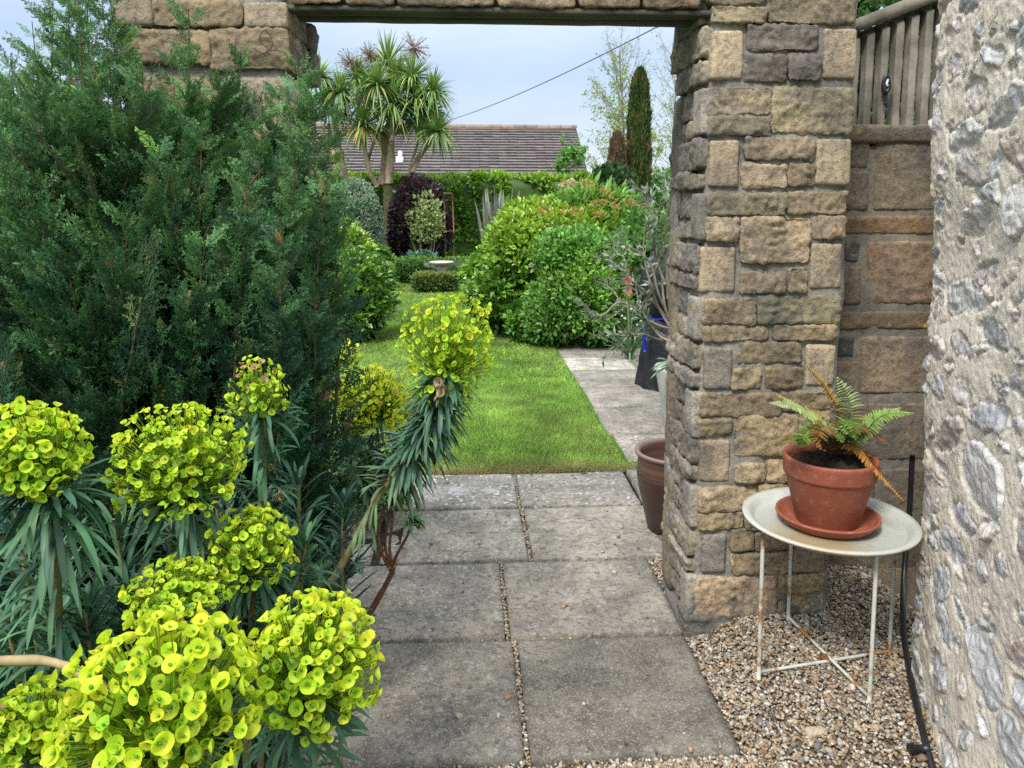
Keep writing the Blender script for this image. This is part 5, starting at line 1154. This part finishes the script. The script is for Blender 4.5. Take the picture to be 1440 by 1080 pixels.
# --- box hedges and bird bath
def hedge(name, label, px0, px1, ytop, ybase, Y, dep, cols, tip, L_, ncl, cat='hedge', zb=0, cr=.07, per=22):
    x0, x1 = P(px0, ybase, Y)[0], P(px1, ybase, Y)[0]; zt = P((px0+px1)/2, ytop, Y)[2]
    t = thing(name, ((x0+x1)/2, Y+dep/2, zb), label, cat); a = Acc()
    cen = np.array([(x0+x1)/2, Y+dep/2, (zt+zb)/2]); rad = np.array([(x1-x0)/2, dep/2, (zt-zb)/2])
    foliage(a, LT, cen, rad, ncl, per, cr, L_, cols, zmin=zb, box=True, lump=.06, f=2.2, tipcol=tip, tipz=.55, up=.4)
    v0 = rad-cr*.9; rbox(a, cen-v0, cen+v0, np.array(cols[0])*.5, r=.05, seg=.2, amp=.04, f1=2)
    a.build('foliage', LEAF, t); return t
hedge('box_hedge', 'low clipped box hedge in front of the bird bath pedestal', 576, 645, 384, 411, 12.5, .5, [(.07, .13, .025), (.10, .16, .035)], (.22, .24, .06), .045, 340)
hedge('box_hedge', 'longer and taller green box hedge curving behind the bird bath', 554, 700, 363, 401, 13.9, .6, [(.05, .14, .02), (.08, .19, .03)], (.15, .28, .04), .05, 520)
hedge('box_hedge', 'low green hedge between the pots and the lawn at the far left', 440, 552, 372, 402, 12.9, .6, [(.10, .22, .03), (.13, .27, .04)], (.2, .34, .05), .055, 320)
YBB = 13.2; bc = P(621, 368, YBB)
bath = thing('bird_bath', (bc[0], YBB, 0), 'pale stone bird bath with a wide shallow bowl above the low box hedge', 'bird bath')
STONEW = plain('pale_stone', (.44, .39, .32), .85, .25, 14, .2, bmp=(.4, .005, 3)); k = 1/pxm(YBB); zb_ = bc[2]
a = Acc(); lathe(a, [(0, zb_-.09), (.08, zb_-.09), (16*k*.75, zb_-.06), (16.5*k, zb_-.02), (17*k, zb_), (16*k, zb_+.005), (14*k, zb_-.03), (0, zb_-.05)], (0, 0, 0), 40); o = a.build('bowl', STONEW); o.parent = bath
a = Acc(); lathe(a, [(0, 0), (.14, 0), (.14, .05), (.09, .09), (.065, .2), (.075, zb_-.14), (.10, zb_-.10), (.10, zb_-.085), (0, zb_-.085)], (0, 0, 0), 28); o = a.build('pedestal', STONEW); o.parent = bath
for px, py, wd, lab in ((551, 362, 13, 'small terracotta pot on the grass in front of the palm trunk'), (533, 366, 8, 'smaller terracotta pot half hidden by a leafy plant beside the purple shrub')):
    Yp = 14.6; k = 1/pxm(Yp); r_ = wd/2*k; p0 = P(px, py, Yp); t = thing('terracotta_pot', (p0[0], Yp, 0), lab, 'flower pot', 'small pots at the back of the lawn')
    a = Acc(); h_ = p0[2]+.02; lathe(a, [(0, 0), (r_*.75, 0), (r_*.95, h_*.8), (r_*1.08, h_*.82), (r_*1.1, h_), (r_*.9, h_), (r_*.85, h_*.8), (0, h_*.75)], (0, 0, 0), 28); o = a.build('pot_body', TERRA); o.parent = t
lowplant('leafy_plant', 'bright green leafy potted plant in front of the clipped silver shrub', 'plant', 532, 385, 14.4, .36, .72, [(.14, .29, .05), (.09, .21, .04)], (0, 0, 0), 0, 0, 120, .11, LT)
lowplant('grey_leaf_plant', 'low blue green leafy plant in front of the purple shrub', 'plant', 593, 378, 14.9, .42, .56, [(.09, .20, .12), (.12, .25, .15)], (0, 0, 0), 0, 0, 110, .14, LT)
# --- clipped variegated shrub, purple shrub, support, flax
shrub('silver_shrub', 'dome clipped pale silver green variegated shrub left of the palm trunk', 'shrub', 458, 543, 251, 392, 15.0, .55, [dict(T=LQ, nclump=760, per=40, cr=.11, L_=.055, cols=[(.27, .36, .23), (.34, .42, .30), (.20, .30, .17)], shell=(.85, 1), lump=.05), dict(at=(0, 0, -.3), size=(1.0, 1, .68), T=LQ, nclump=300, per=40, cr=.11, L_=.055, cols=[(.26, .35, .22), (.18, .27, .15)], shell=(.85, 1), lump=.04)], stems=8)
tp_, c_, r_ = shrub('purple_shrub', 'dark purple leaved shrub between the palm trunk and the rusty plant support', 'shrub', 546, 640, 248, 392, 15.6, .6, [dict(at=(-.05, 0, .35), size=(.85, 1, .65), nclump=260, per=30, cr=.17, L_=.085, cols=[(.050, .030, .036), (.065, .038, .042), (.035, .024, .028)], lump=.2), dict(at=(.4, .1, -.1), size=(.6, .8, .6), nclump=110, per=28, cr=.16, L_=.08, cols=[(.035, .02, .03)]), dict(at=(-.65, .1, -.2), size=(.35, .6, .75), nclump=80, per=28, cr=.15, L_=.08, cols=[(.035, .02, .03)])], stems=9, sr=.03)
shrub('pale_leaved_tree', 'small twiggy pale green leaved tree in front of the purple shrub', 'tree', 566, 632, 262, 370, 15.0, .4, [dict(at=(.05, 0, .25), size=(.85, .8, .62), nclump=90, per=13, cr=.2, L_=.08, cols=[(.24, .30, .10), (.30, .36, .14), (.16, .22, .07)], shell=(.3, 1), lump=.3)], stems=9, sr=.014)
sup = thing('plant_support', (P(634, 390, 15.2)[0], 15.2, 0), 'thin rusty metal plant support beside the purple shrub', 'plant support')
a = Acc(); RU = plain('rusty_iron', (.20, .075, .045), .9)
for px in (626, 638): tube(a, np.array([P(px, 327, 15.2), P(px-1, 290, 15.2), P(px-3, 272, 15.2)]), .012, 6)
for px in (626, 638): q = P(px, 327, 15.2); tube(a, np.array([q, q*np.array([1, 1, 0])]), .012, 6)
tube(a, np.array([P(624, 325, 15.2), P(640, 325, 15.2)]), .012, 6); tube(a, np.array([P(623, 272, 15.2), P(636, 272, 15.2)]), .012, 6); a.build('support_frame', RU, sup)
fx = thing('flax', (P(704, 330, 12.0)[0], 12.0, 0), 'grey green spiky flax leaves standing behind the bright bush', 'flax')
a = Acc(); n = 46; b0 = np.array(fx.location)+np.array([.25, .1, 0])*rng.uniform(-1, 1, (n, 3)); straps(a, b0, norm(rng.normal(size=(n, 3))*np.array([.08, .08, 0])+np.array([0, 0, 1])), rng.uniform(1.3, 1.85, n), .085, rng.uniform(0, .06, n), jit((.17, .18, .14), n, .3, .05), 6, .3); a.build('leaves', STRAP, fx)
# --- the tall hedge along the back
hedge('garden_hedge', 'tall clipped green laurel hedge across the back of the garden in front of the bungalow', 60, 845, 243, 390, 17.2, 1.2, [(.12, .25, .03), (.085, .19, .024), (.16, .30, .035)], (.27, .42, .04), 0.12, 4200, zb=0, cr=.16, per=20)
shrub('dark_evergreen', 'dark green shrub between the hedge end and the cypress', 'shrub', 815, 900, 236, 400, 17.6, .8, [dict(nclump=330, per=26, cr=.2, L_=.11, cols=[(.035, .085, .03), (.05, .12, .035)])])
shrub('back_shrub', 'light green shrub behind the cypress at the pier edge', 'shrub', 890, 1010, 235, 400, 19.5, .9, [dict(nclump=330, per=24, cr=.25, L_=.11, cols=[(.12, .25, .05), (.16, .30, .06)], shell=(.3, 1), lump=.3)])
for q in range(4):
    pass
# --- pale young tree and birch
def sparse_tree(name, label, cat, base, h, spread, nb, leafn, lcol, lsz, seedk, leafz=(.2, .8), tr=.05, bark=TWIG, ntw=7):
    r = np.random.default_rng(seedk); t = thing(name, base, label, cat); a = Acc(); lf = []
    tk = curve([base, base+np.array([.05*h*.3, 0, h*.5]), base+np.array([-.02*h, 0, h])], 30); tube(a, tk, np.linspace(tr, tr*.12, 30), 7); a.build('trunk', bark, t); a = Acc()
    for i in range(nb):
        f_ = .22+.75*(i/nb); k = int(f_*29); az = i*2.4+r.normal(0, .3); el = RAD(55+10*r.normal()); L_ = spread*(1-f_*.55)*r.uniform(.7, 1.2); d = np.array([cos(az)*cos(el), sin(az)*cos(el), sin(el)])
        e = tk[k]+d*L_; mid = tk[k]*.5+e*.5-np.array([0, 0, .06*L_]); pts = curve([tk[k], mid, e+np.array([0, 0, .1*L_])], 14); tube(a, pts, np.linspace(tr*.35*(1-f_*.5), tr*.07, 14), 4, cap=False)
        for j in range(ntw):
            q = pts[r.integers(4, 14)]; d2 = norm(d+r.normal(0, .7, 3)+np.array([0, 0, .2])); l2 = L_*r.uniform(.2, .45); e2 = q+d2*l2; tube(a, np.array([q, (q+e2)/2+r.normal(0, .03, 3), e2]), [tr*.09, tr*.06, tr*.035], 3, cap=False)
            for s in range(3):
                d3 = norm(d2+r.normal(0, .8, 3)); s0 = q+d2*l2*r.uniform(.3, 1); e3 = s0+d3*l2*.45; tube(a, np.array([s0, e3]), [tr*.05, tr*.03], 3, cap=False); lf += [s0, (s0+e3)/2, e3, e2]
    a.build('branches', bark, t); lf = np.array(lf); z = (lf[:, 2]-base[2])/h
    w_ = np.interp(z, [0, leafz[0], leafz[1], 1], [.4, 1, .5, .06]); lf = lf[r.uniform(size=len(lf)) < w_]
    pos = np.repeat(lf, leafn, 0); pos = pos+r.normal(0, h*.008, pos.shape); n = len(pos); a = Acc(); scatter(a, LQ, pos, frames(rnd_dir(n), rnd_dir(n)), lsz*rng.uniform(.6, 1.2, n), jit(lcol, n, .2, .08)); a.build('leaves', LEAF, t); return t
bB = P(872, 300, 27.)*np.array([1, 1, 0]); hB = P(860, 72, 27.)[2]
sparse_tree('birch', 'sparse birch in fresh pale leaf with bare fine top twigs behind the cypress', 'tree', bB, hB, 2.3, 60, 4, (.26, .36, .08), .085, 4, (.2, .55), .07)
bB2 = P(945, 300, 30.)*np.array([1, 1, 0]); hB2 = P(935, 60, 30.)[2]
sparse_tree('birch', 'nearly bare fine twigged tree at the right of the cypress against the sky', 'tree', bB2, hB2, 2.2, 40, 2, (.24, .34, .09), .08, 9, (.1, .35), .06)
yt = P(800, 300, 18.4)*np.array([1, 1, 0])
sparse_tree('young_tree', 'airy light green young tree in front of the right end of the bungalow roof', 'tree', yt, P(795, 196, 18.4)[2], .75, 26, 6, (.15, .33, .06), .065, 21, (.4, .92), .035)
# --- Italian cypresses
def cypress(label, px0, px1, ytop, Y, cols, n, L_):
    x0, x1 = P(px0, 280, Y)[0], P(px1, 280, Y)[0]; zt = P((px0+px1)/2, ytop, Y)[2]; r_ = (x1-x0)/2; cx = (x0+x1)/2
    t = thing('cypress', (cx, Y, 0), label, 'cypress', 'slender cypresses beyond the hedge'); a = Acc()
    z = rng.uniform(.1, 1, n)**.8; th = rng.uniform(0, 2*pi, n); rp = np.interp(z, [0, .3, .75, .93, 1], [.85, 1, .88, .62, .12])*(1+.10*vnoise(np.column_stack([np.cos(th)*1.5, np.sin(th)*1.5, z*9])))*rng.uniform(.72, 1, n)
    p = np.column_stack([cx+np.cos(th)*rp*r_, Y+np.sin(th)*rp*r_, z*(zt-L_*.5)]); o_ = np.column_stack([np.cos(th), np.sin(th), np.zeros(n)])
    d = norm(o_*.30+np.array([0, 0, 1])+.22*rng.normal(size=(n, 3)))
    kk = np.clip(.5+.8*fbm(np.column_stack([np.cos(th), np.sin(th), z*4])*1.6+Y, 3), 0, .999); c = np.array(cols)[(kk*len(cols)).astype(int)]
    scatter(a, LQ, p, frames(d, norm(o_+.5*rng.normal(size=(n, 3)))), np.column_stack([np.full(n, L_*.55), L_*rng.uniform(.6, 1.4, n), np.full(n, L_)]), jit(c, n, .25, .08)); a.build('foliage', LEAF, t)
    a = Acc(); tube(a, np.array([(cx, Y, -.1), (cx, Y, zt*.5), (cx, Y, zt*.93)]), [r_*.5, r_*.45, r_*.1], 10); a.build('trunk', BARK, t)
cypress('tall slender green cypress with brown patches rising above the garden', 879, 914, 96, 18.5, [(.045, .075, .02), (.065, .10, .022), (.085, .12, .03), (.20, .12, .06), (.06, .10, .025)], 15000, .11)
cypress('shorter mostly brown and withered cypress left of the tall green one', 853, 881, 186, 18.2, [(.20, .12, .075), (.16, .095, .06), (.10, .11, .04), (.22, .14, .09)], 8000, .11)
# --- cordyline
YK = 16.2
cab = thing('cabbage_palm', (P(549, 392, YK)[0], YK, 0), 'many headed cordyline palm with drooping strap leaves and tan trunks before the roof', 'palm')
k = 1/pxm(YK)
HD = [(545, 92, 44, 0), (502, 112, 34, 0), (580, 110, 34, 0), (515, 140, 40, 0), (551, 146, 42, 0), (584, 142, 40, 0), (608, 130, 34, 0), (478, 132, 32, 0), (448, 110, 32, 0), (530, 120, 36, 0), (511, 178, 38, 2), (552, 165, 36, 0), (590, 172, 40, 0), (615, 186, 34, 0), (560, 110, 34, 0), (462, 150, 30, 0), (606, 158, 30, 0)]
ROOTS = {0: (548, 250), 1: (515, 250), 2: (478, 262), 3: (580, 250)}
tr = Acc()
a0 = P(549, 395, YK); tube(tr, curve([P(547, 262, YK), P(547, 250, YK), P(550, 200, YK)], 20), np.linspace(.10, .075, 20), 12, wob=.02)
lt = Acc(); tube(lt, curve([a0*np.array([1, 1, 0]), P(549, 330, YK), P(547, 258, YK)], 30), np.linspace(.16, .12, 30), 12, wob=.03); lt.build('mossy_trunk', plain('mossy_bark', (.085, .075, .04), .95, .4, 10, .1, col2=(.06, .085, .025), bmp=(.8, .03, 2)), cab)
tube(tr, curve([P(540, 260, YK+.2), P(543, 220, YK+.2), P(540, 185, YK+.2)], 16), np.linspace(.13, .08, 16), 8, wob=.01)
for q, r0 in ([[(530, 262), (520, 240), (513, 210), (511, 180)], .085], [[(516, 232), (524, 205), (535, 178), (551, 150)], .06], [[(500, 275), (486, 245), (475, 200), (470, 150)], .11], [[(492, 272), (478, 240), (468, 210)], .10], [[(492, 262), (476, 238), (462, 215), (448, 190)], .09], [[(575, 256), (586, 228), (600, 206), (617, 186)], .095], [[(572, 255), (578, 230), (588, 200), (590, 175)], .05],
              [[(550, 200), (560, 170), (578, 150), (584, 142)], .075], [[(550, 200), (551, 165), (545, 120), (545, 95)], .085], [[(551, 190), (575, 180), (600, 160), (608, 132)], .06], [[(470, 165), (476, 150), (478, 134)], .06], [[(511, 190), (505, 160), (502, 115)], .06], [[(470, 165), (455, 140), (448, 112)], .05], [[(549, 195), (530, 165), (515, 142)], .055], [[(550, 188), (585, 165), (606, 158)], .05]):
    tube(tr, curve([P(x, y, YK+rng.normal(0, .12)) for x, y in q], 20), np.linspace(r0*.62, r0*.48, 20), 8, wob=.01)
tr.build('trunk', CORDBARK, cab)
CG = [(.12, .23, .075), (.18, .30, .085), (.25, .35, .09)]
for px, py, R_, kind in HD:
    c = P(px, py, YK+rng.uniform(-.55, .45)-(.3 if kind else 0)); n = 160; a = Acc(); d = rnd_dir(n); d[:, 2] = np.abs(d[:, 2])*1.4-.35+.2*rng.normal(size=n); d = norm(d); L_ = R_*k*1.14*rng.uniform(.75, 1.1, n)
    cc = jit(np.array(CG)[rng.integers(3, size=n)], n, .22, .07); low = d[:, 2] < .0
    if kind: y_ = low & (rng.uniform(size=n) < .8); cc[y_] = jit((.40, .31, .06), y_.sum(), .15)
    else: y_ = low & (rng.uniform(size=n) < .15); cc[y_] = jit((.30, .25, .09), y_.sum(), .15)
    up_ = d[:, 2] > .6; cc[up_] = cc[up_]*.6+np.array((.19, .27, .06))*.4
    straps(a, c+d*.03, d, L_, .038, np.clip(.06+.52*(1-d[:, 2])+.15*rng.normal(size=n), .02, 1.2), cc, 6, .25, ([0, .1, .5, 1], [.6, .85, 1, .05]))
    a.build('leaf_head', STRAP, cab)
for px, py, s in ((582, 68, 22), (492, 88, 20), (520, 78, 17), (486, 165, 16)):
    c = P(px, py, YK); a = Acc(); n = 110; d = rnd_dir(n); p = c+d*(s*k*rng.uniform(.1, 1, n)**.5)[:, None]; scatter(a, STICK, c+d*.02, frames(d+.1*rng.normal(size=(n, 3)), rnd_dir(n)), np.column_stack([np.full(n, .003), s*k*rng.uniform(.5, 1.1, n), np.full(n, .006)]), jit((.34, .26, .17), n, .2))
    scatter(a, LQ, p, frames(rnd_dir(n), rnd_dir(n)), rng.uniform(.03, .06, n), jit((.36, .27, .18), n, .2)); a.build('flower_plume', BRACT, cab)

# ================================================================== BUNGALOW, CABLE
YE, YRg = 24., 28.
zE = P(700, 247, YE)[2]; zR = P(700, 181, YRg)[2]; xr1 = P(826, 247, YE)[0]; xrr = P(809, 181, YRg)[0]; xl0 = P(330, 200, 26)[0]
house = thing('bungalow', ((xl0+xr1)/2, 28, 0), 'bungalow with a long brown grey tiled roof showing above the back hedge', 'house')
m, nt, b = mat('roof_tile'); co = coords(nt); vc = vcol(nt)
c = mixc(nt, ramp(nt, noise(nt, 5, 6, .7, co), .35, .65), (.8, .8, .8), (1.2, 1.15, 1.1)); c = mixc(nt, 1, c, vc.outputs['Color'], 'MULTIPLY')
c = mixc(nt, ramp(nt, noise(nt, 9, 6, .75, co), .64, .70, 0, .8), c, (.42, .37, .33))
nt.links.new(c, b.inputs['Base Color']); b.inputs['Roughness'].default_value = .85; TILE = m
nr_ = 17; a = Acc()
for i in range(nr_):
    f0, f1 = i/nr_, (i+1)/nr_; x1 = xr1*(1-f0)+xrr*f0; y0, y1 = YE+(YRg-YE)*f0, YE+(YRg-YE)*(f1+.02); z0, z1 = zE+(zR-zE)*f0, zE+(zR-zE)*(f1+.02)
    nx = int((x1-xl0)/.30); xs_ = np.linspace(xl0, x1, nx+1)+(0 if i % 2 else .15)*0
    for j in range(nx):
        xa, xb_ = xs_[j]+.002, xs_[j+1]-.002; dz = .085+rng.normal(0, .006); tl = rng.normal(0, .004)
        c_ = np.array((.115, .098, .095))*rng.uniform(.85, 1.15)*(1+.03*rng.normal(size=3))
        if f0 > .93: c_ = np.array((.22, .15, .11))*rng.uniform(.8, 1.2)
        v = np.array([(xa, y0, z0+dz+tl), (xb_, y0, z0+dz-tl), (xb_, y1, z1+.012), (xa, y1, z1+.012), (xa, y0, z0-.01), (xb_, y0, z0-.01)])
        a.add(v, [np.array([(0, 1, 2, 3)])], c_); a.add(v[[4, 5, 1, 0]], [np.array([(0, 1, 2, 3)])], c_*.4)  # front edges coloured darker: the shadow line of each course is painted in
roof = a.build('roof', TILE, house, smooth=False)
a = Acc(); x = xl0
while x < xrr:
    xe = min(x+.42, xrr+.05); t_ = np.linspace(0, pi, 9); v = np.array([(q, YRg-.13*cos(s), zR+.02+.13*sin(s)) for q in (x+.01, xe) for s in t_]); a.add(v, [grid_faces(2, 9)], np.array((.19, .15, .12))*rng.uniform(.75, 1.2)); x += .42
a.build('ridge_tiles', TILE, roof)
a = Acc(); v = np.array([(xl0, YRg, zR), (xrr, YRg, zR), (xr1, 32, zE), (xl0, 32, zE)]); a.add(v, [np.array([(3, 2, 1, 0)])], (.13, .115, .12)); a.build('back_slope', TILE, roof, smooth=False)
WALLM = plain('cream_render', (.62, .58, .50), .9, .06, 3, .2)
a = Acc(); 
v = np.array([(xl0, YE+.5, -.1), (xr1-.25, YE+.5, -.1), (xr1-.25, 31.5, -.1), (xl0, 31.5, -.1), (xl0, YE+.5, zE+.18), (xr1-.25, YE+.5, zE+.18), (xr1-.25, 31.5, zE+.18), (xl0, 31.5, zE+.18), (xr1-.25, YRg, zR-.06)])
a.add(v, [np.array([(0, 1, 5, 4), (1, 2, 6, 5), (2, 3, 7, 6), (3, 0, 4, 7)]), np.array([(5, 6, 8)])], (1, 1, 1)); a.build('wall', WALLM, house, smooth=False)
a = Acc(); rbox(a, (xl0, YE-.02, zE-.17), (xr1-.02, YE+.012, zE+.0), (1, 1, 1), r=.005, seg=.5); a.build('fascia', plain('white_paint', (.75, .75, .72), .5, .05), house)
a = Acc(); n_ = 2; v = []
for (x_, y_, z_) in ((xr1, YE, zE), (xrr, YRg, zR), (xr1, 32, zE)): v += [(x_+.02, y_, z_+.06), (x_+.02, y_, z_-.14)]
a.add(np.array(v), [np.array([(0, 1, 3, 2), (2, 3, 5, 4)])], (.13, .11, .10)); a.build('bargeboard', TILE, house, smooth=False)
vp = P(563, 228, YE+1.0); fz = zE+(zR-zE)*(1.0/4)
a = Acc(); rbox(a, (vp[0]-.13, YE+.85, fz-.05), (vp[0]+.10, YE+1.15, fz+.18), (1, 1, 1), r=.05, seg=.06); rbox(a, (vp[0]-.07, YE+.93, fz+.18), (vp[0]+.07, YE+1.07, fz+.36), (1, 1, 1), r=.05, seg=.05); a.build('roof_vent', plain('white_vent', (.78, .80, .84), .5, .05), roof)
ca = P(628, 170, 27.9); cb_ = P(893, 40, 14.0); d = cb_-ca
cable = thing('overhead_cable', ca, 'thin overhead cable rising across the sky from the bungalow ridge to the upper right', 'cable')
ts = np.linspace(0, 1.35, 40); pts = ca+d*ts[:, None]; pts[:, 2] -= .22*4*ts*(1.35-ts)/1.82-0
a = Acc(); tube(a, pts, .013, 6); a.build('wire', plain('grey_cable', (.16, .17, .20), .6), cable)
